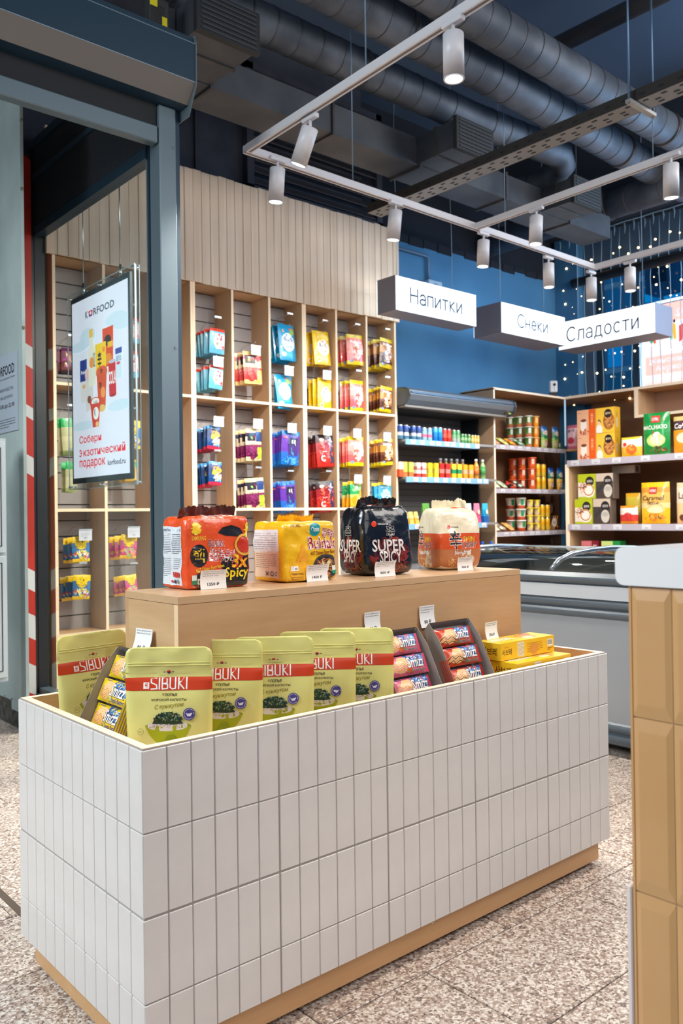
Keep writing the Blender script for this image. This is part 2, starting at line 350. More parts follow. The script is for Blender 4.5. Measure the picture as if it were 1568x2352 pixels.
# hazard-taped corner post
RED = mat((184, 40, 20), .5); WH = mat((206, 206, 204), .55)
hp = thing('taped_post', 'tall corner post wrapped in red and white hazard tape by green wall', 'post', (1.83, 4.885, 0))
m_ = MB(); m_.box(-.028, -.02, 0, .012, .02, 3.16, mat((60, 30, 28), .6)); m_.box(.012, -.02, 0, .06, .02, 3.2, mat((30, 24, 28), .35)); obj('core_and_reflection', m_, hp)  # reddish dark colour paints the tape's dim reflection beside the post
zz = [(.0, .02, RED), (.02, .19, WH), (.19, .34, RED), (.34, .48, WH), (.48, .62, RED), (.62, .74, WH), (.74, 1.29, RED), (1.29, 1.40, WH), (1.40, 1.62, RED), (1.62, 1.69, WH), (1.69, 1.92, RED), (1.92, 2.045, WH), (2.045, 3.14, RED)]
for z0, z1, c in zz:
    m_ = MB(); d = .02 if c is WH else -.02
    m_.add([(-.03, -.022, z0+(.012 if z0 else 0)), (.013, -.022, z0-(.012 if z0 else 0)), (.013, -.022, z1-.012), (-.03, -.022, z1+.012), (-.03, .02, z0), (-.03, .02, z1)], [(0, 1, 2, 3), (4, 0, 3, 5)], c); obj('tape_band', m_, hp)

# opening hours plate on the plaster wall
def rotx(o, rz): o.rotation_euler = (0, 0, rz); return o
pl = obj('hours_plate', MB().box(-.006, -.36, 0, 0, .0, .39, mat((186, 196, 206), .3)), None, (1.489, 4.475, 1.468)); tag(pl, 'grey plastic opening-hours plate screwed to the greenish plaster wall', 'sign')
D_ = (44, 48, 56)
me = art([TX('KORFOOD', .05, .285, .325, .335, D_, .02), TX('супермаркет продуктов из Кореи', .04, .262, .33, .274, D_), TX('РЕЖИМ РАБОТЫ', .08, .205, .305, .222, D_), TX('ЕЖЕДНЕВНО', .11, .165, .30, .182, D_), TX('с 10.00 до 22.00', .06, .118, .32, .142, D_, .02), LN(.10, .02, .33, .07, D_, 4, w=.25)],
         surf=lambda x, y, h: (-.006-h, -x, y), eps=.0004)
obj('print', me, pl)
# electrical cabinet at the left edge
ec = thing('electrical_cabinet', 'white two-door electrical cabinet at far left below the hours plate', 'cabinet', (1.385, 4.0, .275), math.radians(14))
obj('body', MB().box(-.5, .0, 0, 0, .1, 1.135, mat((176, 184, 186), .5)), ec)
for z0, z1 in ((.02, .585), (.6, 1.12)):
    m_ = MB(); m_.bev(-.48, -.012, z0, -.01, .0, z1, mat((190, 198, 200), .45), .003); m_.box(-.44, -.014, z0+.03, -.035, -.012, z0+.034, DARK); m_.box(-.44, -.014, z1-.034, -.035, -.012, z1-.03, DARK); m_.box(-.037, -.014, z0+.03, -.033, -.012, z1-.03, DARK); obj('door', m_, ec)

# roller shutter: guide post, header beam and housing
rs_ = thing('roller_shutter', 'anthracite roller shutter housing with guide post above the shop entrance', 'shutter', (1.9, 3.38, 0))
def rel(m): 
    m.v = [(x-1.9, y-3.38, z) for x, y, z in m.v]; return m
g = MB(); g.bev(1.868, 3.38, 0, 1.953, 3.47, 2.90, FRAME, .004); g.box(1.953, 3.40, 0, 1.982, 3.46, 2.95, FRAMED); po = obj('guide_post', rel(g), rs_)
for z in (.9, 1.805, 2.72): obj('rivet', rel(MB().tube([(1.937, 3.380, z), (1.937, 3.376, z)], [.007, .005], FRAME, 12)), po)
obj('header_beam', rel(MB().bev(-1.2, 3.385, 2.722, 1.864, 3.44, 2.80, FRAME, .005)), rs_)
obj('shadow_gap', rel(MB().box(-1.2, 3.40, 2.80, 1.864, 3.47, 2.95, mat((20, 24, 28), .7))), rs_)
prof = [(3.455, 2.862), (3.46, 2.90), (3.32, 2.904), (3.258, 2.985), (3.256, 3.158), (3.268, 3.163), (3.268, 3.19), (3.475, 3.20), (3.475, 2.862)]
obj('housing', rel(MB().prism(prof, 0, -1.2, 1.985, FRAMED)), rs_)
hb = MB(); hb.add([(-1.2, 3.3195, 2.9035), (1.985, 3.3195, 2.9035), (1.985, 3.2575, 2.9845), (-1.2, 3.2575, 2.9845)], [(0, 1, 2, 3)], mat((112, 106, 100), .5, .2)); hb.box(-1.2, 3.2555, 2.984, 1.985, 3.258, 2.987, mat((160, 176, 186), .3, .4))  # pale strip at the fold paints its highlight; slanted face toned grey-brown
hb.box(-1.2, 3.2545, 3.156, 1.985, 3.258, 3.160, mat((120, 140, 150), .35, .4)); obj('housing_bands', rel(hb), rs_)
ep = [(3.47, 2.855), (3.32, 2.855), (3.252, 2.975), (3.250, 3.166), (3.262, 3.2), (3.475, 3.2), (3.475, 2.855)]
obj('end_plate', rel(MB().prism([(y, z) for y, z in ep], 0, 1.985, 1.989, FRAME)), rs_)

# power supply hanging above the shutter
ps = thing('power_supply', 'perforated metal power supply with yellow stickers above the shutter housing', 'power supply', (1.93, 3.5, 3.24))
obj('case', MB().bev(-.05, -.02, 0, .05, .03, .21, mat((58, 60, 60), .5, .4), .002), ps)
m_ = MB()
for i in range(12):
    for j in range(8): m_.box(-.042+j*.009, -.0212, .03+i*.0125, -.037+j*.009, -.02, .037+i*.0125, mat((16, 18, 18), .6))
obj('vent_holes', m_, ps, kind='stuff')
obj('sticker', MB().box(-.048, -.0216, .165, -.01, -.0205, .205, mat((214, 200, 20), .5)), ps); obj('sticker', MB().box(.014, -.0222, .07, .04, -.0214, .13, mat((214, 200, 20), .5)), ps)
obj('label_strip', MB().box(-.05, -.022, 0, .05, -.0205, .022, mat((190, 190, 190), .5)), ps)

# ================================================================ SHELF WALL (b = 4.845)
SW = 4.845; PITCH = .3139; X0 = 1.967
sw = thing('wall_shelving', 'tall maple cubby shelving unit with slatwall back covering the rear wall', 'shelving', (X0, SW, 0))
ZB = [2.60, 1.837, 1.084, .331]
xs = [0]; 
for k in range(1, 10): xs.append(k*PITCH)
for k, x in enumerate(xs):
    if k in (3, 6):
        for d in (-.0095, .0095): obj('upright', MB().box(x+d-.009, 0, 0, x+d+.009, .225, 2.62, BIRZ).box(x+d-.009, -.0006, 0, x+d+.009, 0, 2.62, EDGE3), sw)
    else: obj('upright', MB().box(x-.009, 0, 0, x+.009, .225, 2.62, BIRZ).box(x-.009, -.0006, 0, x+.009, 0, 2.62, EDGE3), sw)
for i, z in enumerate(ZB[1:]+[.02]):
    for k in range(9):
        x0, x1 = xs[k]+(.018 if k in (3, 6) else .009), xs[k+1]-(.018 if k+1 in (3, 6) else .009); t = .009 if i < 2 else (.018 if i == 2 else .01)
        obj('shelf_board', MB().box(x0, .002, z-t, x1, .225, z+t, BIRX).box(x0, .0014, z-t, x1, .002, z+t, EDGE3), sw)
for k in range(9): obj('top_board', MB().box(xs[k]+.01, 0, 2.6, xs[k+1]-.01, .225, 2.618, BIRX), sw)
for k in range(9): obj('base_door', MB().bev(xs[k]+.011, -.0, .035, xs[k+1]-.011, .016, .31, mat((214, 196, 184), .5), .002), sw)
SL = mat((168, 164, 164), .5)
slat = MB().bev(0, .212, 0, 9*PITCH, .222, .093, SL, .003); sme = slat.mesh('slat')
for k in range(23): obj('slat', sme, sw, (0, 0, .335+k*.0985))
obj('slot_backing', MB().box(0, .222, .3, 9*PITCH, .23, 2.62, mat((40, 40, 42), .8)), sw)
cl = thing('plank_cladding', 'pale vertical plank cladding fixed above the maple cubby shelving', 'cladding', (X0-.05, SW, 2.6))
rs = random.Random(9); pw = .0662
for k in range(int((9*PITCH+.11)/pw)+1):
    if k*pw > 9*PITCH+.07: break
    d = rs.uniform(0, .0035); hh = .75+rs.uniform(-.004, .004)
    obj('plank', MB().bev(k*pw+.0015, -.016-d, rs.uniform(-.004, .002), (k+1)*pw-.0002, .004, hh, CLAD, .003), cl)
obj('backing', MB().box(0, .004, .0, 9*PITCH+.09, .02, .745, mat((120, 106, 92), .8)), cl)
# louvred ventilation grille in the dark wall above
lg = thing('wall_louvre', 'large dark louvred grille in the wall above the plank cladding', 'grille', (3.5, 5.07, 3.42))
m_ = MB(); 
for x0, x1, z0, z1 in ((0, .06, 0, .95), (1.3, 1.36, 0, .95), (0, 1.36, 0, .05), (0, 1.36, .9, .95)): m_.box(x0, -.03, z0, x1, .04, z1, GREY)
obj('frame', m_, lg)
for k in range(10):
    z = .07+k*.085; m_ = MB(); m_.add([(.06, -.025, z), (1.3, -.025, z), (1.3, .03, z+.06), (.06, .03, z+.06), (.06, -.02, z-.006), (1.3, -.02, z-.006)], [(0, 1, 2, 3), (4, 5, 1, 0)], mat((66, 64, 70), .6)); obj('louvre_blade', m_, lg)

# ================================================================ DUCTS, TRAY AND PIPES UNDER THE CEILING
def spiral(name, label, pts, r, cat='duct', seam=.16, m=STEEL):
    root = thing(name, label, cat, pts[0]); o = Vector(pts[0]); P = [Vector(p)-o for p in pts]
    obj('duct_body', MB().tube(P, r, m, 26), root); sm = MB(); cl_ = MB()
    for a, b in zip(P, P[1:]):
        L = (b-a).length; d = (b-a)/L; n = int(L/seam)
        for k in range(1, n): c = a+d*(k*seam); sm.tube([c-d*.003, c+d*.003], r+.0025, STEELD, 26)
        for k in range(1, int(L/1.3)+1): c = a+d*min(k*1.3, L-.05); cl_.tube([c-d*.014, c+d*.014], r+.008, STEELD, 26)
    obj('spiral_seam', sm, root, kind='stuff')
    if cl_.v: obj('clamp_ring', cl_, root)
    return root
spiral('spiral_duct', 'lowest round galvanised duct, curving down at its far end', [(.8, 3.72, 3.72), (4.4, 3.70, 3.72), (5.35, 3.64, 3.72), (5.5, 3.72, 3.70), (5.56, 3.86, 3.66), (5.52, 4.4, 3.6)], .105)
spiral('spiral_duct', 'middle round galvanised duct between two other round ducts', [(.8, 3.30, 3.78), (4.5, 3.34, 3.78), (6.9, 3.45, 3.78)], .115)
spiral('spiral_duct', 'upper round galvanised duct nearest the camera under the ceiling', [(.8, 3.0, 3.82), (4.5, 3.04, 3.82), (6.9, 3.05, 3.82)], .115)
spiral('cross_pipe', 'dark pipe crossing under the blue ceiling at upper right', [(5.0, 3.45, 4.3), (5.09, -1, 4.3)], .06, 'pipe', .9, mat((84, 84, 88), .5, .4))
spiral('cross_duct', 'long round duct along the window side behind the track lights', [(6.45, 5.2, 3.66), (6.45, 0, 3.66)], .12, 'duct', .3)
SHEET = noisy('sheet_steel', (80, 84, 90), (58, 62, 70), 3, rough=.5, metal=.55)
rd = thing('rectangular_duct', 'long rectangular galvanised duct running above the plank cladding', 'duct', (1.0, 3.8, 3.3))
def rb(x0, y0, z0, x1, y1, z1, m=SHEET): return MB().box(x0-1, y0-3.8, z0-3.3, x1-1, y1-3.8, z1-3.3, m)
obj('duct_body', rb(1.0, 3.80, 3.32, 6.3, 4.065, 3.50), rd)
for x in (2.4, 3.25, 4.0, 4.9, 5.7): obj('flange', rb(x, 3.787, 3.308, x+.016, 4.078, 3.512, STEELD), rd)
for x, L_ in ((2.08, .40), (3.98, .33), (5.34, .27)):
    br = obj('branch_duct', rb(x, 3.80-L_, 3.325, x+.33, 3.80, 3.50), rd)
    obj('branch_flange', rb(x-.01, 3.80-L_*.55, 3.317, x+.34, 3.80-L_*.55+.02, 3.508, STEELD), br)
    gr = rb(x-.015, 3.80-L_-.03, 3.31, x+.345, 3.80-L_, 3.515, mat((20, 22, 26), .6)); go = obj('grille', gr, rd)
    for k in range(8): obj('grille_blade', rb(x+.01, 3.80-L_-.038, 3.325+k*.0235, x+.32, 3.80-L_-.028, 3.332+k*.0235, mat((52, 56, 62), .5)), go)
# perforated cable tray along b
ct = thing('cable_tray', 'perforated steel cable tray hung across the ceiling on threaded rods', 'cable tray', (4.00, 0, 3.15))
TRY = mat((128, 126, 124), .5, .4); TRD = mat((44, 40, 38), .6, .3)
obj('tray_base', MB().box(0, .4, 0, .13, 4.3, .003, TRY), ct); obj('tray_side', MB().box(-.003, .4, 0, 0, 4.3, .06, TRD), ct); obj('tray_side', MB().box(.13, .4, 0, .133, 4.3, .06, TRD), ct)
m_ = MB(); 
for k in range(77):
    y = .45+k*.05
    for x in (.02, .055, .09):
        if (k+int(x*100)) % 2: m_.box(x, y, -.0012, x+.014, y+.03, -.0002, mat((22, 26, 32), .8))
    if k % 2: m_.box(-.0045, y, .02, -.0032, y+.03, .032, mat((16, 18, 22), .8))
obj('perforation', m_, ct, kind='stuff')
for y in (2.25,):
    br = obj('bracket', MB().box(-.06, y, -.02, .2, y+.03, -.003, mat((160, 160, 160), .4, .6)), ct)
    for x in (-.05, .19): obj('hanger_rod', MB().tube([(x, y+.015, -.02), (x, y+.015, 1.2)], .006, mat((80, 110, 140), .4, .5), 6), br)
obj('tray_branch', MB().box(.13, 1.55, 0, 1.4, 1.72, .003, TRY), ct)

# ================================================================ TILED DISPLAY COUNTER
A0, B0, CL, CW, ZR = .6962, 1.3496, 1.4909, .5987, .6159; ZT = .075; ZF = .530
dc = thing('display_counter', 'white-tiled box counter on a wooden plinth in the middle of the shop', 'counter', (A0, B0, 0))
m_ = MB(); e = .0026
m_.box(e, e, ZT, CL-e, CW-e, ZF-.02, GROUT)
for x0, y0, x1, y1 in ((e, e, CL-e, .0036), (e, CW-.0036, CL-e, CW-e), (e, .0036, .0036, CW-.0036), (CL-.0036, .0036, CL-e, CW-.0036)): m_.box(x0, y0, ZF-.02, x1, y1, ZR-.001, GROUT)
obj('grout_body', m_, dc)
for x0, y0, x1, y1, n_ in ((.004, .004, CL-.004, .022, 'x'), (.004, CW-.022, CL-.004, CW-.004, 'x'), (.004, .022, .022, CW-.022, 'y'), (CL-.022, .022, CL-.004, CW-.022, 'y')):
    obj('rim_board', MB().box(x0, y0, ZF, x1, y1, ZR, BIRX if n_ == 'x' else BIRY, EDGE), dc)
obj('tray_floor', MB().box(.02, .02, ZF-.02, CL-.02, CW-.02, ZF, BIRX), dc)
def tiles(n, L, place, wide=6):
    p = L/n; cache = {}
    for i in range(n):
        gl_ = .0018 if i % wide == 0 and i else .0008; gr_ = .0018 if (i+1) % wide == 0 else .0008
        for r in range(4):
            z1 = ZR-r*.15-(.0035 if r == 0 else (.0022 if r == 2 else .0012)); z0 = ZR-(r+1)*.15+(.0022 if r == 1 else .0012)
            if r == 3: z0 = ZT
            key = (gl_, gr_, r)
            if key not in cache: cache[key] = MB().bev(gl_, 0, z0, p-gr_, .007, z1, TILE, .0012).mesh('tile')
            o = obj('tile', cache[key], dc); place(o, i*p); 
def pf(o, x): o.location = (x, random.uniform(0, .0004), 0)
def plf(o, x): o.location = (random.uniform(0, .0003), CW-x, 0); o.rotation_euler = (0, 0, -PI/2)
def prt(o, x): o.location = (CL, x, 0); o.rotation_euler = (0, 0, PI/2)
tiles(30, CL, pf); tiles(12, CW, plf, 99); tiles(12, CW, prt, 99)
PLW = wood('plinth_maple', (222, 178, 130), (204, 158, 108), 'x', 7, .4); q = .0245
pb_ = obj('plinth_board', MB().box(q, q, .0135, CL-q, q+.016, ZT, PLW), dc); obj('plinth_board', MB().box(q, q+.016, .0135, q+.016, CW-q-.016, ZT, PLW), dc)
obj('plinth_board', MB().box(q, CW-q-.016, .0135, CL-q, CW-q, ZT, PLW), dc); obj('plinth_board', MB().box(CL-q-.016, q+.016, .0135, CL-q, CW-q-.016, ZT, PLW), dc)
for x in (q+.09, .76, CL-q-.008):
    m_ = MB().tube([(x, q, .06), (x, q-.0015, .06)], [.0055, .004], CHROME, 12); m_.tube([(x, q-.0012, .06), (x, q-.0018, .06)], .002, INK, 8); obj('screw', m_, pb_)
for x in (.1, .72, CL-.1):
    for y in (.09, CW-.09): obj('foot', MB().tube([(x, y, 0), (x, y, .02)], .02, mat((20, 20, 20), .6), 10), dc)
# wooden riser standing in the counter
RX, RY, RL, RW, RZ = A0+.19, B0+.2, 1.158, .24, .858
rz_ = thing('riser_box', 'maple riser box standing inside the white-tiled counter under the noodle packs', 'riser', (RX, RY, ZF))
h = RZ-ZF
WR1 = wood('riser_maple', (212, 172, 128), (192, 150, 106), 'x', 5, .4); WR2 = wood('riser_maple_side', (220, 184, 140), (200, 160, 116), 'y', 6, .4)
obj('top_board', MB().bev(0, 0, h-.0165, RL, RW, h, wood('riser_maple_top', (216, 180, 140), (200, 162, 122), 'x', 6, .35), .0006), rz_)
obj('front_board', MB().box(.0002, 0, 0, RL, .016, h-.0172, WR1), rz_); obj('back_board', MB().box(0, RW-.016, 0, RL, RW, h-.0172, WR1), rz_)
for x in (0.0, RL-.016): obj('side_board', MB().box(x, .0162, 0, x+.016, RW-.0162, h-.0172, WR2), rz_)
obj('edge_strip', MB().box(-.0004, .0, 0, .0004, .0158, h-.0172, EDGE2), rz_)

# ---------------------------------------------------------------- shaped bags with print
def block(w, d, h, n=(14, 10, 14), p=5, wr=.003, fr=26, seed=0, top=1.0, bot=1.0, pinch=0, bul=.0):
    """rounded soft block; returns function f(face coords in [-1,1]^3)->Vector, base centre at origin"""
    off = Vector((seed*7.3, seed*3.1, seed*1.7))
    def f(q, lift=0):
        x, y, z = q; m = max(abs(x), abs(y), abs(z), 1e-6)
        nm = (abs(x)**p+abs(y)**p+abs(z)**p)**(1/p); k = m/nm
        X, Y, Z = x*k, y*k, z*k; t = (Z+1)/2
        s = bot+(top-bot)*t; sy = s*(1-pinch*max(0, t-.45)**1.5*2.0); sx = 1-(1-s)*.35
        v = Vector((X*w/2*sx, Y*d/2*sy, (Z+1)*h/2)); N = Vector((X*abs(X)**2/w, Y*abs(Y)**2/d, Z*abs(Z)**2/h))
        N = N.normalized() if N.length > 1e-9 else Vector((0, 0, 1))
        c = noise.noise((v+off)*fr)*wr + abs(noise.noise((v+off)*fr*2.3))*wr*.7
        if Z < -.93: c = 0
        return v+N*(c+lift)
    return f
def block_mesh(f, m, n=22):
    b = MB(); R = [-1+2*i/n for i in range(n+1)]
    faces = [lambda s, t: (s, -1, t), lambda s, t: (1, s, t), lambda s, t: (-s, 1, t), lambda s, t: (-1, -s, t), lambda s, t: (s, t, 1), lambda s, t: (s, -t, -1)]
    for fc in faces:
        vs = [f(fc(s, t)) for t in R for s in R]; k = n+1
        b.add(vs, [(j*k+i, j*k+i+1, (j+1)*k+i+1, (j+1)*k+i) for j in range(n) for i in range(n)], m, True)
    return b
def fin(f, w, h, m, n=26, zf=.12, seed=3, ang=.0, jag=.003, span=1.0):
    """crimped seal standing on the gathered top, following the top surface"""
    b = MB(); vs = []
    for j, t in enumerate((0, .33, .66, 1)):
        for i in range(n+1):
            s = (-1+2*i/n)*span; base = f((s, 0, 1)); e = noise.noise(Vector((s*3+seed, seed, 0))); hh = h*(.85+.22*e+zf*abs(s))
            vs.append(base+Vector((t*.1*w*e*.3, math.sin(s*9+seed)*.004*t + ang*t*hh + e*.014*t, t*hh-.004+(jag*((i % 2)-.5) if t == 1 else 0))))
    k = n+1; b.add(vs, [(j*k+i, j*k+i+1, (j+1)*k+i+1, (j+1)*k+i) for j in range(3) for i in range(n)], m, True); return b
def side_surf(f, w, h, face):
    # flat coordinates in metres: x from -w/2, y from 0..h on the chosen face
    def s(x, y, l):
        a, b = max(-1, min(1, x/(w/2))), max(-1, min(1, y/h*2-1))
        return f({'f': (a, -1, b), 'l': (-1, -a, b), 'r': (1, a, b)}[face], l)
    return s
def plastic(c, rough=.28, bump=.35, scale=34, coat=.5):
    m, t, b = nodes('packaging_film'); b.inputs['Base Color'].default_value = C(c); b.inputs['Roughness'].default_value = rough; b.inputs['Coat Weight'].default_value = coat; b.inputs['Coat Roughness'].default_value = .12
    n = t.nodes.new('ShaderNodeTexNoise'); n.inputs['Scale'].default_value = scale; n.inputs['Detail'].default_value = 3; n.inputs['Distortion'].default_value = 1.4
    bp = t.nodes.new('ShaderNodeBump'); bp.inputs['Strength'].default_value = bump; bp.inputs['Distance'].default_value = .004
    tc = t.nodes.new('ShaderNodeTexCoord'); t.links.new(tc.outputs['Object'], n.inputs['Vector']); t.links.new(n.outputs['Fac'], bp.inputs['Height']); t.links.new(bp.outputs[0], b.inputs['Normal']); return m
def noodle_pack(name, label, loc, rz, w, d, h, body, front, left, topm=None, finh=.03, seed=1, p=6, wr=.003, top=.92, pinch=.0, ang=.3, fr=26, n=24, span=.95, topart=None):
    root = thing(name, label, 'noodle pack', loc, rz, None); f = block(w, d, h, p=p, wr=wr, seed=seed, top=top, pinch=pinch, fr=fr)
    B = obj('pack_body', block_mesh(f, body, n), root)
    G = lambda L: [L*(-.5+i/n) for i in range(1, n)]; GZ = [h*i/n for i in range(1, n)]
    if front: obj('front_print', art(front, side_surf(f, w, h, 'f'), G(w), GZ, .0007, .3, coat=.5), root)
    if left: obj('side_print', art(left, side_surf(f, d, h, 'l'), G(d), GZ, .0007, .35, coat=.4), root)
    if topart: obj('top_print', art(topart, lambda x, y, l: f((x/(w/2), y/(d/2), 1), l), G(w), G(d), .0007, .3, coat=.5), root)
    if finh: obj('top_seal', fin(f, w, finh, topm or body, seed=seed, ang=ang, span=span), root)
    return root
def noodles(cx, cy, rx, ry, seed=1, cols=((238, 150, 60), (214, 96, 30), (246, 186, 96), (190, 60, 24), (230, 170, 90)), n=90, sz=.006): return SC_(cx, cy, rx, ry, cols, n, sz, seed, .3)
YL = (250, 214, 20); WT = (248, 246, 242); BK = (22, 20, 22); OR = (226, 66, 20)
facts = [PP([(-.056, .012), (.035, .008), (.035, .145), (-.056, .145)], (226, 230, 234)), TX('Nutrition Facts', -.052, .134, -.012, .141, (30, 60, 120), .02), TX('Nutrition Facts', -.006, .134, .032, .141, (30, 60, 120), .02),
         LN(-.052, .082, -.012, .13, (80, 84, 92), 12, 2, .25), LN(-.006, .082, .031, .13, (80, 84, 92), 11, 5, .25), LN(-.052, .03, -.014, .074, (110, 112, 118), 10, 8, .22), LN(0, .048, .031, .074, (110, 112, 118), 6, 9, .22),
         RR(.008, .030, .03, .041, (206, 60, 50)), RR(-.002, .030, .004, .041, (206, 60, 50)), EE(-.004, .020, .005, .003, (206, 50, 40)), EE(.008, .020, .004, .005, (50, 60, 90)), EE(.020, .020, .004, .005, (50, 60, 90)), EE(.020, .020, .0025, .0035, (226, 230, 234))]
def burst(cx, cy, r, c, n=11): return PP([(cx+(r if k % 2 else r*.55)*math.cos(PI*k/n), cy+(r if k % 2 else r*.55)*math.sin(PI*k/n)) for k in range(2*n)], c)
orange = [burst(-.062, .141, .016, (250, 206, 40)), TX('SAMYANG', -.074, .113, -.036, .123, (246, 200, 60), .01),
          PP([(.0, .085), (.03, .075), (.05, .06), (.082, .085), (.082, .0), (.02, .0), (.006, .05)], (30, 26, 24)), PP([(-.005, .13), (.01, .142), (.035, .147), (.06, .14), (.07, .125), (.05, .12), (.02, .122)], (32, 26, 28)),
          EE(-.055, .078, .024, .026, (30, 26, 26), 28), TX('핵', -.072, .062, -.040, .094, (244, 200, 40), .05),
          TX('Buldak', -.030, .098, .014, .114, (150, 20, 20), .02, 0, WT, .03), TX('불닭볶음면', -.028, .062, .042, .092, (196, 26, 22), .04, .1, WT, .035, -.1),
          TX('HOT Chicken Flavor Ramen', -.064, .045, .012, .053, (252, 210, 60), .02, 0, None, 0, .12), LN(-.06, .038, .01, .045, (250, 220, 90), 1, 3, .4),
          EE(-.03, .018, .042, .026, (60, 56, 58), 30), EE(-.03, .018, .038, .022, (40, 36, 38), 30), noodles(-.028, .016, .033, .018, 4), SC_(-.026, .024, .02, .008, ((60, 140, 50), (90, 170, 70)), 10, .005, 2, .5),
          TX('3x', .035, .047, .075, .078, (250, 210, 40), .06, .1, (226, 90, 20), .03), TX('Spicy', .014, .018, .080, .048, (252, 214, 30), .04, .1),
          RG(.068, .10, .026, .006, (230, 170, 60)), EE(.068, .10, .019, .019, (200, 50, 20)), burst(.088, .136, .02, (250, 206, 40)),
          RR(-.075, .012, -.062, .034, (226, 232, 224)), RR(-.075, .012, -.062, .022, (30, 130, 90)), RR(-.06, .012, -.032, .026, WT), TX('KOREA', -.057, .014, -.034, .023, BK, .03), LN(-.074, .003, -.03, .010, (250, 200, 160), 2, 4, .3)]
noodle_pack('noodle_multipack', 'orange-red hot chicken noodle multipack on the riser, nearest the camera', (RX+.178, RY+.176, RZ), 0, .172, .118, .168, plastic((232, 84, 30), .26, .6, 26), orange, facts, plastic((66, 20, 16), .35), .030, 1, 13, .0048, .97, ang=-.35,
            topart=[TX('불닭볶음면', -.03, -.045, .03, -.02, (240, 220, 210), .03), EE(.06, -.03, .02, .012, (40, 60, 40))])
yf = [TX('SAMYANG', -.066, .138, -.034, .147, (130, 76, 20), .01), PP([(-.018, .128), (-.002, .140), (0, .122)], (250, 206, 60)), EE(.012, .132, .017, .017, (20, 150, 160)), TX('Cheese', .0, .126, .025, .138, WT, .02, .15), TX('불닭볶음면', .036, .112, .082, .134, (170, 30, 26), .03, 0, WT, .03, -.1),
      TX('Buldak', -.010, .082, .080, .113, (166, 22, 30), .04, 0, WT, .035, .0), TX('HOT Chicken Flavor Ramen', -.004, .068, .078, .078, (120, 30, 20), .02, 0, None, 0, .05),
      EE(-.038, .03, .034, .024, (244, 180, 30)), PP([(-.05, .05), (-.028, .098), (-.008, .056), (-.03, .044)], (246, 170, 40)), EE(-.030, .064, .004, .004, (220, 130, 20)), EE(-.036, .052, .003, .003, (220, 130, 20)),
      EE(.046, .036, .042, .032, (70, 66, 66), 30), EE(.046, .036, .037, .027, (44, 40, 42), 30), noodles(.044, .034, .032, .023, 6, n=110), SC_(.044, .038, .02, .012, ((250, 240, 200), (246, 226, 150)), 16, .006, 5, .6),
      RR(-.066, .030, -.044, .041, WT), TX('KOREA', -.064, .032, -.046, .039, BK, .03), TX('Жареная лапша', -.066, .020, -.030, .026, (90, 50, 20), .02), LN(-.066, .004, -.03, .018, (150, 100, 30), 3, 4, .3), RR(.066, .018, .08, .038, (225, 236, 220)), RR(.066, .018, .08, .026, (40, 150, 110))]
yl = [RR(-.062, .012, .045, .132, (232, 230, 226)), RR(-.062, .012, .045, .078, (238, 212, 176)), LN(-.056, .082, .038, .126, (150, 150, 150), 8, 4, .25), LN(-.056, .036, .036, .074, (170, 140, 120), 8, 6, .22), TX('EAC', -.01, .018, .006, .028, BK, .03), RG(.018, .023, .006, .0018, BK), RG(.034, .023, .005, .0015, (80, 120, 180))]
noodle_pack('noodle_multipack', 'yellow cheese chicken noodle multipack on the riser beside the black one', (RX+.446, RY+.178, RZ), 0, .168, .140, .152, plastic((244, 190, 16), .26, .6, 26), yf, yl, None, .022, 2, 13, .0045, .97, ang=-.6, span=.7)
RB = (170, 34, 20)
bf = [SC_(0, .055, .062, .05, ((96, 24, 16), (130, 34, 18), (70, 20, 16)), 120, .012, 3, .8), EE(.005, .018, .05, .022, (90, 34, 20)), noodles(.005, .016, .05, .018, 8, ((150, 60, 26), (110, 40, 20), (180, 90, 40)), 70, .007),
      EE(-.05, .142, .008, .008, (226, 60, 30)), TX('NONGSHIM', -.038, .139, -.004, .144, (220, 216, 210), .01), TX('辛', -.012, .102, .018, .140, (20, 18, 20), .05, 0, (200, 190, 184), .03), TX('RED', .01, .098, .03, .106, (200, 60, 30), .03),
      TX('SUPER', -.058, .066, .052, .100, (226, 218, 212), .06), TX('SPICY', -.036, .036, .036, .068, (220, 210, 204), .05)]
bl = [SC_(.01, .055, .05, .05, ((96, 24, 16), (130, 34, 18), (70, 20, 16)), 90, .012, 5, .8), noodles(.01, .018, .045, .016, 8, ((150, 60, 26), (110, 40, 20), (180, 90, 40)), 60, .007), TX('辛', -.02, .102, .012, .140, (20, 18, 20), .05, 0, (200, 190, 184), .03), TX('SUPER', -.05, .066, .06, .100, (226, 218, 212), .06), TX('SPICY', -.03, .036, .04, .068, (220, 210, 204), .05)]
noodle_pack('noodle_multipack', 'glossy black super spicy noodle multipack between the yellow and cream packs', (RX+.735, RY+.180, RZ), math.radians(-10), .172, .150, .192, plastic((16, 16, 20), .22, .5, 24, .8), bf, bl, plastic((18, 18, 20), .3), .030, 5, 6.5, .005, .88, .15, -.3, 20, 26, .85,
            topart=[TX('매운맛', -.045, -.05, .0, -.015, (206, 70, 50), .05), TX('맛있는', .01, -.045, .05, -.02, (200, 60, 40), .04)])
SO = (222, 84, 26)
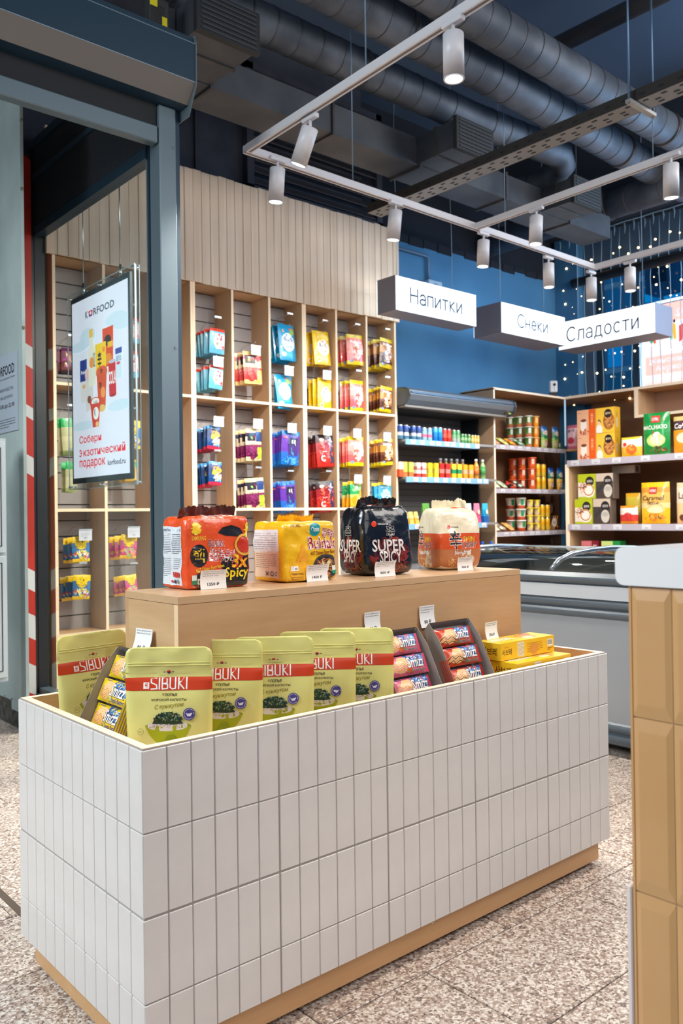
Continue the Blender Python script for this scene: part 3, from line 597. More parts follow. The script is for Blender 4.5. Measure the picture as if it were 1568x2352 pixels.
def shin(dx=0): return [RR(-.09, .062, .09, .110, SO), RR(-.09, .0, .09, .062, (196, 120, 70)), PP([(-.02, .0), (.0, .05), (.03, .06), (.03, .0)], (236, 214, 180)), EE(-.05+dx, .128, .006, .006, (226, 60, 30)), TX('NONGSHIM', -.042+dx, .126, -.016+dx, .130, BK, .01),
      TX('辛', -.052+dx, .062, -.008+dx, .118, BK, .07, 0, (236, 226, 210), .03), TX('SHIN', -.002+dx, .084, .036+dx, .100, (250, 200, 40), .06, .1, BK, .05), TX('LIGHT', -.006+dx, .066, .044+dx, .082, BK, .05, .1, WT, .05), TX('Non-fried', -.034+dx, .046, .022+dx, .060, WT, .03, .1, None, 0, .06),
      noodles(-.02+dx, .018, .04, .022, 11, ((226, 150, 70), (240, 190, 110), (200, 90, 40), (250, 220, 160)), 90, .007), EE(.022+dx, .03, .014, .014, (214, 180, 140)), TX('72g', .013+dx, .026, .031+dx, .036, (90, 60, 40), .03)]
noodle_pack('noodle_multipack', 'cream and orange light noodle multipack at the far end of the riser', (RX+1.039, RY+.176, RZ), math.radians(-17), .156, .150, .186, plastic((240, 226, 192), .25, .5, 26, .6), shin(.01), shin(-.01), plastic((240, 226, 192), .25, .5, 26, .6), .030, 9, 6.5, .005, .88, .25, -.1, 20, 26, .8,
            topart=[PP([(-.02, -.06), (.05, -.06), (.04, -.045), (-.01, -.05)], SO)])

# price cards of the riser and the counter
def card(label, loc, rz, w, h, lines, price, tilt=0, col=(240, 238, 234)):
    t = thing('price_card', label, 'price card', loc, rz); n = 6
    def P(x, y, l): return Vector((x, -l+.004*math.sin((y/h)*PI)*1 + math.sin(tilt)*y, y*math.cos(tilt)))
    b = MB(); vs = [P(x, y, l) for l in (.0, -.0005) for y in [h*i/n for i in range(n+1)] for x in (0, w)]; K = 2*(n+1)
    for s in (0, K): b.add(vs[s:s+K], [(2*i, 2*i+1, 2*i+3, 2*i+2) for i in range(n)], mat(col, .5), True)
    obj('card_sheet', b, t); it = [TX(x, w*.08, h*(.88-.11*i), w*(.92 if i < len(lines)-1 or len(lines) < 3 else .7), h*(.88-.11*i)+h*.07, (96, 96, 100)) for i, x in enumerate(lines)]
    it.append(TX(price, w*.27, h*.18, w*.73, h*.34, (34, 34, 38), .03)); obj('print', art(it, P, None, [h*i/n for i in range(1, n)], .0004, .5), t); return t
def on_z2(px, py, z=.8585):
    r = FW+RT*(px-784)/FPX-UP*(py-1176)/FPX; t = (z-H)/r.z; return (r.x*t, r.y*t, z)
card('white card reading 1350 leaning on the orange noodle pack', on_z2(461, 1355), 0, .070, .044, ['Лапша б/п Hot Chicken 3X Spicy', 'со вкусом курицы Samyang,', 'пачка 140 г (pack - 5 штук)'], '1350 ₽', -.06)
card('white card reading 1450 leaning on the yellow noodle pack', on_z2(705, 1337), 0, .070, .042, ['Лапша б/п Hot Chicken со вкусом', 'курицы и сыра Samyang, пачка', '140 г (pack - 5 штук)'], '1450 ₽', -.04)
card('white card reading 850 in front of the black noodle pack', on_z2(862, 1326), 0, .076, .041, ['Лапша б/п Шин Рэд Супер', 'острая Nongshim, пачка 120 г', '(pack - 5 штук)'], '850 ₽', -.04)
card('white card reading 900 in front of the cream noodle pack', on_z2(1052, 1312), 0, .068, .040, ['Лапша б/п Шин Лайт', 'Nongshim, пачка 97 г', '(pack - 5 штук)'], '900 ₽', -.04)
S3 = ['Вафли с кремом Smizz со', 'вкусом клубники Uni Firms, 22 г']
card('curved white 80 card behind the left wafer tray on the riser side', (RX-.034, RY+.150, .728), -PI/2+.2, .056, .056, ['Вафли с датским маслом', 'кремом Smizz Uni Firms, 22 г'], '80 ₽', .30)
card('curved white 80 card behind the strawberry wafer tray', (1.408, RY-.012, .726), .05, .056, .056, S3, '80 ₽', .12)
card('curved white 80 card behind the hazelnut wafer tray', (1.605, RY-.012, .724), .05, .060, .058, ['Вафли с шоколадным кремом', 'Smizz со вкусом лесного ореха', 'Uni Firms, 22 г'], '80 ₽', .12)
card('curved white 250 card standing behind the upper yellow biscuit box', (1.835, RY-.042, .672), .05, .056, .048, ['Бисквитное печенье Сабле', 'Haitai, 84 г'], '250 ₽', .1)

# ---------------------------------------------------------------- stand-up pouches
PG = noisy('pale_green_film', (232, 226, 140), (224, 218, 128), 8, rough=.33, bump=.25)
PW, PH_ = .165, .215
def pouch_f(seed, w=PW, h=PH_, d=.045):
    off = Vector((seed*5.7, seed*2.3, 0))
    def f(x, y, l, side=-1):
        t = y/h; s = x/(w/2); bulge = max(0, 1-t/.72)**.6 if t < .72 else 0
        y_ = d/2*bulge*math.sqrt(max(0, 1-abs(s)**3.2)); wr = noise.noise(Vector((x*30, y*22, side))+off)*.0026*max(0, 1-abs(s)**6)
        if .72 < t < .80: wr += .0016*math.sin(t*210)
        if t > .80: wr += noise.noise(Vector((x*40, y*90, 3))+off)*.0016
        nar = 1-.035*bulge*(1-t)
        return Vector((x*nar, side*(y_+.0012+wr*.9+l), y))
    return f
def pouch_mesh(f, w=PW, h=PH_, m=None, n=20, k=26):
    b = MB(); rc = .016
    def edge(y):   # rounded top corners
        if y > h-rc: q = (y-(h-rc))/rc; return w/2-rc*(1-math.sqrt(max(0, 1-q*q)))
        return w/2
    ys = [h*j/k for j in range(k)]+[h-rc*.5, h-rc*.2, h]; ys = sorted(set(ys)); K = n+1
    rows = {}
    for side in (-1, 1):
        vs = [f((-1+2*i/n)*edge(y), y, 0, side) for y in ys for i in range(K)]; rows[side] = vs
        b.add(vs, [(j*K+i, j*K+i+1, (j+1)*K+i+1, (j+1)*K+i) for j in range(len(ys)-1) for i in range(n)], m, True)
    A, B = rows[-1], rows[1]; J = len(ys)
    per = [j*K for j in range(J)]+[(J-1)*K+i for i in range(1, K)]+[j*K+n for j in range(J-2, -1, -1)]+[i for i in range(n-1, 0, -1)]
    vs = [A[i] for i in per]+[B[i] for i in per]; L = len(per); b.add(vs, [(i, (i+1) % L, L+(i+1) % L, L+i) for i in range(L)], m, True); return b
SR = (204, 60, 16); GB = (168, 176, 30)
sib = [RR(-.0825, .120, .0825, .152, SR), EE(0, .166, .0035, .0035, (200, 40, 40)), PP([(-.0035, .166), (.0035, .166), (.002, .1632), (-.002, .1632)], (40, 60, 150)), RR(-.010, .1652, -.006, .1668, (80, 60, 50)), RR(.006, .1652, .010, .1668, (80, 60, 50)),
       TX('ПРОДУКТ ЮЖНОЙ КОРЕИ', -.018, .1585, .018, .1603, (90, 80, 50)), RR(-.048, .124, -.037, .146, WT), TX('원', -.046, .136, -.039, .144, SR, .03), TX('조', -.046, .126, -.039, .134, SR, .03)]
def stroke(pts, w_, c, close=False):
    out = []
    for a, b in zip(pts, pts[1:]):
        d = Vector((b[0]-a[0], b[1]-a[1])); L = d.length; d /= L; nx, ny = -d.y*w_/2, d.x*w_/2; ex, ey = d.x*w_*.4, d.y*w_*.4
        out.append(PP([(a[0]-ex+nx, a[1]-ey+ny), (a[0]-ex-nx, a[1]-ey-ny), (b[0]+ex-nx, b[1]+ey-ny), (b[0]+ex+nx, b[1]+ey+ny)], c))
    return out
X_ = -.033; Y0, Y1 = .1235, .1485; YM = (Y0+Y1)/2; sw_ = .0026
for pts in ([(X_+.010, Y1), (X_, Y1-.002), (X_, YM+.002), (X_+.010, YM-.003), (X_+.011, Y0+.001), (X_, Y0)], [(X_+.0155, Y1), (X_+.0155, Y0)], [(X_+.021, Y1), (X_+.030, Y1-.002), (X_+.030, YM+.001), (X_+.022, YM), (X_+.031, YM-.002), (X_+.031, Y0+.001), (X_+.021, Y0), (X_+.021, Y1)],
            [(X_+.036, Y1), (X_+.036, Y0+.003), (X_+.040, Y0), (X_+.046, Y0+.001), (X_+.046, Y1)], [(X_+.052, Y1), (X_+.052, Y0)], [(X_+.061, Y1), (X_+.053, YM), (X_+.062, Y0)], [(X_+.067, Y1), (X_+.067, Y0)]): sib += stroke(pts, sw_, WT)
sib += [TX('ХЛОПЬЯ', -.012, .110, .016, .1155, (60, 50, 24), .02), TX('МОРСКОЙ КАПУСТЫ', -.032, .1015, .034, .107, (60, 50, 24), .02), TX('С кунжутом', -.026, .087, .030, .097, (150, 136, 40), .01, .35, None, 0, .10),
        PP([(-.044, .056)]+[(-.044+.088*i/12, .056-.038*math.sin(PI*i/12)**.7) for i in range(1, 12)]+[(.044, .056)], GB), EE(0, .056, .044, .006, (150, 160, 24)), EE(-.001, .056, .039, .010, (226, 216, 206)), SC_(-.001, .055, .038, .013, ((244, 238, 230), (220, 206, 196), (236, 226, 216)), 120, .0035, 2, .5, True),
        PP([(-.030, .060), (-.024, .072), (-.01, .080), (.004, .082), (.018, .074), (.029, .060), (.010, .058), (-.012, .059)], (40, 66, 44)), SC_(0, .066, .027, .015, ((30, 52, 40), (52, 86, 56), (18, 34, 28), (80, 116, 66), (40, 84, 80), (150, 160, 120)), 190, .0032, 4, .7, True), PP([(-.010, .022), (.0, .040), (.012, .040), (.020, .026), (.008, .020)], (140, 152, 30)),
        EE(.040, .077, .0115, .0115, (76, 70, 132)), RG(.040, .077, .0095, .0006, (230, 226, 240)), PP([(.034, .079), (.046, .079), (.043, .073), (.037, .073)], (230, 226, 240)), EE(.040, .0795, .005, .0015, (76, 70, 132)), RG(-.052, .046, .006, .0005, (120, 116, 40)), TX('40 г', -.0555, .0445, -.0485, .048, (120, 116, 40))]
pouch_parts = {}
def pouch(seed, label, x, y, z, yaw, tilt=.0, sc=1):
    f = pouch_f(seed); r = thing('seaweed_pouch', label, 'pouch', (x, y, z), yaw, None); r.rotation_euler = (tilt, 0, yaw); r.scale = (1.07,)*3
    b = obj('pouch_body', pouch_mesh(f, m=PG), r)
    zs = MB(); 
    for yy in (.180, .185): zs.tube([f(xx, yy, .0004) for xx in [-.078+.0156*i for i in range(11)]], .0008, PG, 6)
    obj('zip_line', zs, b, kind='stuff')
    obj('front_print', art(sib, lambda a, c, l: f(a, c, l), [PW*(-.5+i/20) for i in range(1, 20)], [PH_*i/26 for i in range(1, 26)], .0005, .32, spec=.5), r)
YC = YA-PI/2
RV = Vector((math.sin(YA), -math.cos(YA), 0))
def ray(px, py):
    r = FW+RT*(px-784)/FPX-UP*(py-1176)/FPX; return r
def on_b(px, py, b): r = ray(px, py); t = b/r.y; return Vector((r.x*t, b, H+r.z*t))
def mv(it):
    def Y(y): return y+.002 if y > .155 else (.134+(y-.120)*.0255/.032 if y >= .1195 else y+.0135)
    if isinstance(it, list): return [mv(i) for i in it]
    if it[0] == 'P': return ('P', [(x, Y(y)) for x, y in it[1]], it[2])
    if it[0] == 'Q': return ('Q', [[(x, Y(y)) for x, y in q] for q in it[1]], it[2])
    return it[:3]+(Y(it[3]), it[4], Y(it[5]))+it[6:]
sib = [mv(i) for i in sib]
for k, (xr, yt, lab) in enumerate(((487, 1484, 'pale green seaweed pouch with a rice bowl, nearest the camera in the front corner'), (603, 1467, 'second pale green seaweed pouch from the camera, half hidden by the nearest one'), (720, 1460, 'middle pale green seaweed pouch of the row of five'),
                                   (816, 1448, 'fourth pale green seaweed pouch from the camera in the row of five'), (903, 1440, 'pale green seaweed pouch at the far end of the row, beside the strawberry wafers'))):
    r_ = ray(xr, yt); t_ = (.761-H)/r_.z; e_ = Vector((r_.x*t_, r_.y*t_, .761)); c_ = e_-RV*PW*1.07/2
    pouch(k+1, lab, c_.x, c_.y, .5305, YC+(.02, -.03, .03, 0, -.02)[k], -.0)
pouch(8, 'green seaweed pouch standing behind the butter wafer tray, turned aside', A0+.135, B0+.485, .532, YC+.82, -.05)
def on_a(px, py, a): r = ray(px, py); t = a/r.x; return Vector((a, r.y*t, H+r.z*t))
def on_z(px, py, z): r = ray(px, py); t = (z-H)/r.z; return Vector((r.x*t, r.y*t, z))

# ================================================================ WAFER TRAYS AND BISCUIT BOXES IN THE COUNTER
GRB = mat((150, 142, 134), .8); GRB2 = mat((128, 120, 112), .85)
def waf_surf(w, h, seed):
    def f(x, y, l):
        s, t = x/w*2-1, y/h*2-1; e = max(0, (1-abs(s)**4)*(1-abs(t)**2.6)); return Vector((x, -(.012*e**.6+noise.noise(Vector((x*60+seed*3, y*50, 1)))*.0012*e+l), y))
    return f
def wafer(name, label, parent_loc, rot, seed, base, accent, flav, fc, cream):
    w, h = .128, .049; t = thing(name, label, 'wafer bar', parent_loc); t.rotation_euler = rot; f = waf_surf(w, h, seed); b = MB(); n, k = 16, 8
    vs = [f(w*i/n, h*j/k, 0) for j in range(k+1) for i in range(n+1)]; K = n+1; b.add(vs, [(j*K+i, j*K+i+1, (j+1)*K+i+1, (j+1)*K+i) for j in range(k) for i in range(n)], plastic_c(base), True)
    b.add([(x, .001, y) for x, y in ((0, 0), (w, 0), (w, h), (0, h))], [(0, 1, 2, 3)], plastic_c(base)); obj('wrapper', b, t)
    e = MB()
    for x0, x1 in ((-.008, .0), (w, w+.008)):
        z = [h*i/14 for i in range(15)]; v = []
        for i, q in enumerate(z): v += [(x0-(.0012 if (i % 2 and x0 < 0) else 0), -.001, q), (x1+(.0012 if (i % 2 and x0 > 0) else 0), -.001, q)]
        e.add(v, [(2*i, 2*i+1, 2*i+3, 2*i+2) for i in range(14)], mat(accent, .35))
    obj('crimped_end', e, t, kind='stuff')
    wf = ((248, 196, 130), (236, 150, 70), (250, 226, 190)); it = [RR(0, 0, .118, .044, base), PP([(.052, .044), (.118, .044), (.118, .018), (.075, .016), (.058, .026)], (30, 104, 176)), SC_(.088, .034, .028, .008, ((90, 160, 220), (190, 220, 240), (20, 70, 140)), 40, .006, seed, .5),
        PP([(.004, .012), (.030, .040), (.052, .040), (.062, .030), (.060, .010), (.03, .004)], wf[0])]
    for i in range(9):
        for j in range(6):
            x, y = .012+i*.0052, .014+j*.0045
            if y < .012+(x-.004)*1.05 and x < .060 and y < .040: it.append(RR(x, y, x+.0026, y+.0022, wf[2]))
    for i in range(4): it += stroke([(.004, .018-i*.004), (.018, .028-i*.005), (.026, .020-i*.005), (.040, .026-i*.005), (.058, .014-i*.003)], .0016, cream if i % 2 else wf[1])
    it += [EE(.057, .010, .008, .006, fc), EE(.066, .007, .006, .005, fc), SC_(.06, .009, .01, .006, ((90, 160, 50), fc), 10, .004, seed+5, .6), LN(.012, .040, .05, .043, (90, 110, 170), 1, 2, .5),
        TX('Smizz', .054, .014, .110, .038, WT, .03, .12, (60, 30, 24), .07), TX(flav, .064, .004, .112, .012, (70, 34, 20), .02, .2, WT, .05)]
    obj('print', art(it, lambda x, y, l: f(x*w/.118, y*h/.044, l), [.118*i/n for i in range(1, n)], [.044*j/k for j in range(1, k)], .0004, .3, coat=.4), t); return t
_PC = {}
def plastic_c(c):
    if c not in _PC: _PC[c] = plastic(c, .3, .25, 60, .4)
    return _PC[c]
def tray(label, loc, rz, lean, kinds, w=.146, h=.176, d=.05):
    """open carton leaning back; local x along the width, z up the slope, -y towards the viewer"""
    M = Matrix.Translation(loc) @ Matrix.Rotation(rz, 4, 'Z') @ Matrix.Rotation(-lean, 4, 'X')
    t = thing('display_tray', label, 'carton tray', loc); t.rotation_euler = M.to_euler()
    obj('back_panel', MB().box(0, 0, 0, w, .0015, h, GRB), t); obj('bottom_panel', MB().box(0, -d, 0, w, 0, .0015, GRB), t); obj('top_panel', MB().add([(0, 0, h), (w, 0, h), (w-.004, -d*.45, h+.012), (.004, -d*.45, h+.012), (0, .0, h-.0015), (w, 0, h-.0015)], [(0, 1, 2, 3)], GRB2), t)
    for x in (0, w-.0015):
        b = MB().prism([(0, 0), (-d, 0), (-d, .02), (-d*.8, h*.8), (-d*.45, h+.012), (0, h)], 0, x, x+.0015, GRB); obj('side_panel', b, t)
        st = MB(); 
        for k in range(5): st.box(x-.0004 if x == 0 else x+.0015, -d*.9+k*.006, .012, x if x == 0 else x+.0019, -d*.9+k*.006+.003, h*.55, mat(kinds[0][1], .6))
        obj('side_print', st, t, kind='stuff')
    z = .040
    for i, (nm, base, accent, flav, fc, cream, lab) in enumerate(kinds):
        p = M @ Vector((.013, -.020-.006*(i % 2), z)); wafer('wafer_bar', lab, p, M.to_euler(), i+len(nm), base, accent, flav, fc, cream); z += .054
    return t
def K3(nm, base, acc, flav, fc, cream, labs): return [(nm, base, acc, flav, fc, cream, l) for l in labs]
HZ = K3('hazelnut', (216, 70, 30), (190, 30, 20), 'Hazelnut Chocolate', (150, 90, 60), (90, 50, 34), ['lowest red hazelnut chocolate wafer bar of the tray, cut by the counter rim', 'middle red hazelnut chocolate wafer bar in its leaning carton tray', 'topmost red hazelnut chocolate wafer bar in its leaning carton tray'])
ST = K3('strawberry', (232, 110, 140), (214, 60, 100), 'Strawberry', (230, 90, 50), (240, 150, 170), ['lowest pink strawberry wafer bar of the tray, cut by the counter rim', 'middle pink strawberry wafer bar in its leaning carton tray', 'topmost pink strawberry wafer bar, beside the last seaweed pouch'])
BU = K3('butter', (250, 214, 20), (240, 200, 20), 'Danish Butter', (248, 224, 120), (250, 180, 60), ['lowest yellow butter wafer bar in the left-hand carton tray', 'middle yellow butter wafer bar in the left-hand carton tray', 'topmost yellow butter wafer bar, behind the nearest seaweed pouch'])
tray('open grey carton tray of hazelnut wafers leaning on the riser', (1.600, B0+.095, ZF+.002), .0, .40, HZ, w=.160, h=.205)
tray('open grey carton tray of strawberry wafers beside the seaweed pouches', (1.395, B0+.095, ZF+.002), .0, .40, ST, w=.160, h=.200)
tray('open grey carton tray of butter wafers on the left side of the riser', (A0+.085, B0+.400, ZF+.002), -PI/2, .42, BU, w=.160, h=.205)
def sable(label, loc, rz, L=.245, D=.095, Hh=.046):
    t = thing('biscuit_box', label, 'biscuit box', loc, rz); Y_ = (244, 194, 30)
    obj('carton', MB().bev(0, 0, 0, L, D, Hh, mat(Y_, .4, coat=.2), .0008), t)
    it = [RR(.0, .0, L, Hh, Y_), TX('사브레', .008, .012, .05, .03, (90, 40, 20), .04), TX('haitai', .02, .032, .036, .038, (200, 40, 40)), RR(.075, .004, .105, Hh-.003, (232, 220, 190)), LN(.077, .006, .103, .04, (150, 130, 100), 9, 3, .2), LN(.118, .01, .19, .038, (190, 120, 20), 6, 6, .3), RR(.212, .018, .238, .038, WT)]
    it += [RR(.214+.0021*i, .022, .214+.0021*i+.0011, .036, BK) for i in range(11)]+[EE(.15, .02, .02, .016, (220, 150, 60)), LN(.212, .006, .24, .015, (150, 90, 20), 2, 3, .4)]
    obj('front_print', art(it, lambda x, y, l: (x, -l, y), eps=.0003), t)
    obj('top_print', art([RR(0, 0, L, D, (246, 204, 44)), TX('사브레', .02, .03, .11, .07, WT, .04, 0, (230, 150, 20), .03), EE(.17, .045, .04, .03, (230, 160, 80)), EE(.20, .07, .022, .015, (210, 120, 60)), EE(.16, .03, .02, .012, (250, 230, 190))], lambda x, y, l: (x, y, Hh+l), eps=.0003), t)
    obj('end_print', art([RR(0, 0, D, Hh, (244, 196, 34)), TX('사브레', .02, .012, .075, .034, (90, 40, 20), .05)], lambda x, y, l: (-l, D-x, y), eps=.0003), t)
for k, z in enumerate((ZF+.0005, ZF+.0475)):
    sable(('lowest', 'second lowest')[k]+' yellow biscuit box of the stack at the right end', (1.80+.004*k, B0+.030+.002*k, z), .0)
sable('upper yellow biscuit box carrying a barcode, in front of the riser', (1.80, B0+.085, ZF+.0955), .0, D=.085)

# ================================================================ TAN-TILED CASH COUNTER ON THE RIGHT
cc = thing('cash_counter', 'tan glossy tiled cash desk with a thick white worktop at right edge', 'counter', (.887, .517, 0))
TAN = noisy('tan_glazed_tile', (214, 166, 112), (206, 156, 102), 5, rough=.32)
obj('core', MB().box(.004, -2.2, .0, .7, -.004, .936, mat((170, 130, 90), .8)), cc)
bw = .0494
def bevt(w, z0, z1, d=.0026, r=.0075):
    b = MB(); v = [(0, 0, z0), (0, -w, z0), (0, -w, z1), (0, 0, z1), (-d, -r, z0+r*2), (-d, -w+r, z0+r*2), (-d, -w+r, z1-r*2), (-d, -r, z1-r*2)]
    return b.add(v, [(0, 1, 5, 4), (1, 2, 6, 5), (2, 3, 7, 6), (3, 0, 4, 7), (4, 5, 6, 7)], TAN)
rows = [(.785, .935), (.584, .784), (.383, .583), (.182, .382), (.0, .181)]
for z0, z1 in rows:
    me = bevt(bw-.0006, z0, z1).mesh('tile')
    for k in range(14): obj('tile', me, cc, (.0032, -k*bw, 0))
obj('edge_trim', MB().box(.002, -.0, .0, .7, .003, .936, TAN), cc)
sl = MB(); R_ = .012; pr_ = []
for cx_, cz_, t0 in ((.9, .9, 0),): pass
def rrect(x0, z0, x1, z1, r, n=5):
    o = []
    for cx_, cz_, t in ((x1-r, z1-r, 0), (x0+r, z1-r, 90), (x0+r, z0+r, 180), (x1-r, z0+r, 270)):
        for i in range(n+1): a = math.radians(t+90*i/n); o.append((cx_+r*math.cos(a), cz_+r*math.sin(a)))
    return o
sl.prism(rrect(-2.2, .9365, .0175, .981, .011), 0, -.002, .72, mat((244, 240, 236), .35)); obj('worktop', sl, cc)
ge = obj('end_guard', MB().bev(.0, .0042, 0, .7, .0105, .588, mat((236, 222, 214), .4), .0015), cc)

# ================================================================ CHEST FREEZER
cf = thing('chest_freezer', 'long grey chest freezer with curved sliding glass lids behind the counter', 'freezer', (3.15, 0, 0))
FG = mat((150, 154, 158), .45, .2); FB = mat((84, 94, 102), .35, .15); b1 = 3.03; b0_ = -.4
def pz(prof, m, y0=b0_, y1=b1): return MB().prism(prof, 1, y0, y1, m)
obj('kick', pz([(.06, .03), (.9, .03), (.9, .12), (.06, .12)], mat((20, 22, 24), .7)), cf)
obj('body', pz([(.012, .10), (.93, .10), (.93, .76), (.86, .76), (.86, .3), (.10, .3), (.10, .72), (.012, .72)], FG), cf)
def bump(z0, z1, d, n=6): return [(.02, z0)]+[(.012-d*math.sin(PI*i/n), z0+(z1-z0)*i/n) for i in range(n+1)]+[(.02, z1)]
for z0, z1, d in ((.712, .765, .02), (.572, .613, .014), (.613, .655, .012), (.098, .142, .015), (.05, .098, .012)): obj('bumper_rail', pz(bump(z0, z1, d), FB), cf)
obj('light_panel', pz([(.002, .655), (.014, .655), (.014, .712), (.002, .712)], mat((190, 194, 198), .4)), cf)
prof = [(.05, .768), (.10, .802), (.20, .828), (.36, .842), (.55, .846), (.75, .838), (.9, .824)]
FGL = thin_glass('freezer_lid_glass', (214, 224, 224), .25)
for k, (y0, y1) in enumerate(((2.24, 2.98), (1.48, 2.26), (.72, 1.50), (-.04, .74))):
    b = MB(); o_ = .004*(k % 2)
    b.add([(x, y, z+o_) for x, z in prof for y in (y0+.02, y1-.02)], [(2*i, 2*i+1, 2*i+3, 2*i+2) for i in range(len(prof)-1)], FGL, True); L_ = obj('glass_lid', b, cf)
    for y in (y0+.012, y1-.012): obj('lid_frame', MB().tube([(x, y, z+.004+o_) for x, z in prof], .011, mat((170, 176, 182), .25, .8), 8), L_)
obj('back_rim', pz([(.88, .78), (.96, .78), (.96, .832), (.93, .84), (.88, .822)], mat((66, 74, 80), .4)), cf); obj('end_rim', MB().box(.02, b1-.05, .70, .96, b1+.012, .825, mat((66, 74, 80), .4)), cf)
obj('inner_floor', MB().box(.1, b0_, .30, .86, b1-.05, .34, mat((190, 194, 196), .5)), cf)
obj('divider', MB().box(.84, b0_, .3, .88, b1-.05, .78, mat((90, 96, 100), .4)), cf)
rs = random.Random(4); FC = [((226, 140, 60), 'orange'), ((210, 196, 170), 'cream'), ((190, 60, 40), 'red'), ((90, 130, 80), 'green'), ((230, 190, 70), 'yellow')]
for k in range(18):
    c, n_ = FC[k % 5]; x = 3.34+.23*(k % 3); y = 2.86-.17*(k//3)
    tag(obj('frozen_pack', MB().bev(-.09, -.07, 0, .09, .07, .14, mat(c, .4), .01), None, (x, y, .4+.14*(k % 2)-.06+(.0 if k % 2 else 0))), f'{n_} frozen packet in the chest freezer, {ORD[k//3]} row, {("near", "middle", "far")[k % 3]} side'.replace('front row', 'leftmost row'), 'frozen food', 'frozen packets inside the chest freezer')

# ================================================================ OPEN DRINKS FRIDGE
FA, FE = 4.815, 6.03
df = thing('drinks_fridge', 'open multideck drinks fridge with a grey canopy below the drinks lightbox', 'fridge', (FA, 4.85, 0)); fl_ = FE-FA
DK = mat((112, 110, 108), .5, .1)
obj('back_panel', MB().box(0, .36, .2, fl_, .38, 2.0, DK), df)
m_ = MB()
for i in range(52):
    for j in range(24): m_.box(.03+i*.0225, .3592, .75+j*.05, .036+i*.0225, .3600, .762+j*.05, mat((30, 32, 34), .7))
obj('perforation', m_, df, kind='stuff')
obj('side_panel', MB().box(0, .02, 0, .02, .38, 2.0, DK), df); obj('side_panel', MB().box(fl_-.03, .16, 0, fl_-.01, .38, 2.0, mat((30, 32, 36), .4)), df)
obj('tub', MB().box(.02, -.06, 0, fl_-.02, .36, .62, mat((110, 114, 118), .45)), df)
cp = [(-.09, 1.925), (-.135, 1.96), (-.15, 2.0), (-.142, 2.035), (-.10, 2.06), (-.01, 2.068), (-.01, 1.915)]
CAN = mat((108, 120, 132), .35, .5)
can = obj('canopy', MB().prism(cp, 0, .0, fl_+.12, CAN).prism([(-.145, 2.005), (-.156, 2.01), (-.156, 2.022), (-.145, 2.026)], 0, .01, fl_+.11, mat((70, 80, 90), .3, .5)), df)
obj('canopy_underside', MB().box(.0, -.09, 1.905, fl_+.08, -.012, 1.922, mat((120, 116, 112), .5)).box(0, -.012, 1.905, fl_-.02, .36, 1.93, mat((44, 46, 48), .5)), df)
obj('canopy_end', MB().prism([(y*1.08, z+(.004 if z > 2 else -.006)) for y, z in cp], 0, fl_+.12, fl_+.14, mat((74, 84, 94), .3, .5)), df); obj('canopy_end', MB().prism([(y*1.04, z) for y, z in cp], 0, -.014, 0, mat((80, 90, 98), .3, .5)), df)
obj('display', MB().box(fl_+.02, -.128, 1.932, fl_+.07, -.115, 1.94, BK if False else INK), can); obj('indicator', MB().box(fl_+.075, -.128, 1.932, fl_+.088, -.112, 1.94, mat((240, 170, 30), .4, emit=1)), can); obj('indicator', MB().box(fl_+.095, -.126, 1.932, fl_+.108, -.11, 1.94, mat((20, 160, 90), .4, emit=.6)), can)
RAILB = mat((120, 170, 214), .35); TAGW = mat((204, 207, 214), .5)
def rail_tags(parent, x0, x1, zc, y, n, seed, w=.055):
    rs = random.Random(seed)
    for i in range(n):
        x = x0+(x1-x0)*(i+.3+.4*rs.random())/n; b = MB().box(x, y-.002, zc-.018, x+w, y, zc+.018, TAGW); b.box(x+w*.2, y-.0026, zc-.008, x+w*.8, y-.002, zc-.004, mat((120, 120, 126), .6)); obj('price_tag', b, parent)
for z, x1 in ((1.648, 5.725), (1.342, 5.87), (.957, 5.84)):
    s_ = obj('shelf', MB().box(.02, -.06, z-.02, fl_-.035, .35, z, mat((150, 150, 152), .4, .3)), df); obj('price_rail', MB().box(.02, -.072, z-.045, x1-FA, -.060, z, RAILB), s_); rail_tags(s_, .04, x1-FA, z-.022, -.074, 9, int(z*100))
# drinks
def can_mesh(r, h, cols, lid=(190, 194, 198)):
    ms = [mat(c, .3, .2) for c in cols]; n = len(ms); pr = [(r*.82, 0), (r, r*.2)]; mm = [ms[0]]
    for i in range(n): pr.append((r, r*.2+(h-r*.5)*(i+1)/n)); mm.append(ms[i])
    pr += [(r*.8, h-r*.06), (r*.8, h)]; mm += [mat(lid, .3, .8)]*2
    return MB().lathe(pr, ms[0], 12, mats=mm).mesh('can')
def carton_mesh(w, d, h, cols):
    b = MB(); n = len(cols)
    for i, c in enumerate(cols): b.box(-w/2, -d/2, h*i/n, w/2, d/2, h*(i+1)/n, mat(c, .4))
    b.box(-w/2+.004, -d/2-.0006, h*.62, w/2-.004, -d/2, h*.8, mat(cols[-1] if cols[-1] != (244, 244, 244) else cols[0], .4)); b.box(-w/2, -d/2, h, w/2, -d/2+.006, h+.003, mat(cols[0], .4)); return b.mesh('carton')
def bottle_mesh(r, h, liq, cap, lab):
    m1, m2, m3 = mat(liq, .15, 0, .6), mat(cap, .4), mat(lab, .4)
    return MB().lathe([(r*.9, 0), (r, r*.15), (r, h*.25), (r*1.02, h*.25), (r*1.02, h*.58), (r, h*.58), (r*.96, h*.64), (r*.42, h*.84), (r*.4, h*.88), (r*.5, h*.88), (r*.5, h*.98), (r*.44, h)], m1, 12, mats=[m1, m1, m1, m3, m3, m3, m1, m1, m1, m2, m2, m2]).mesh('bottle')
DR = 4.835
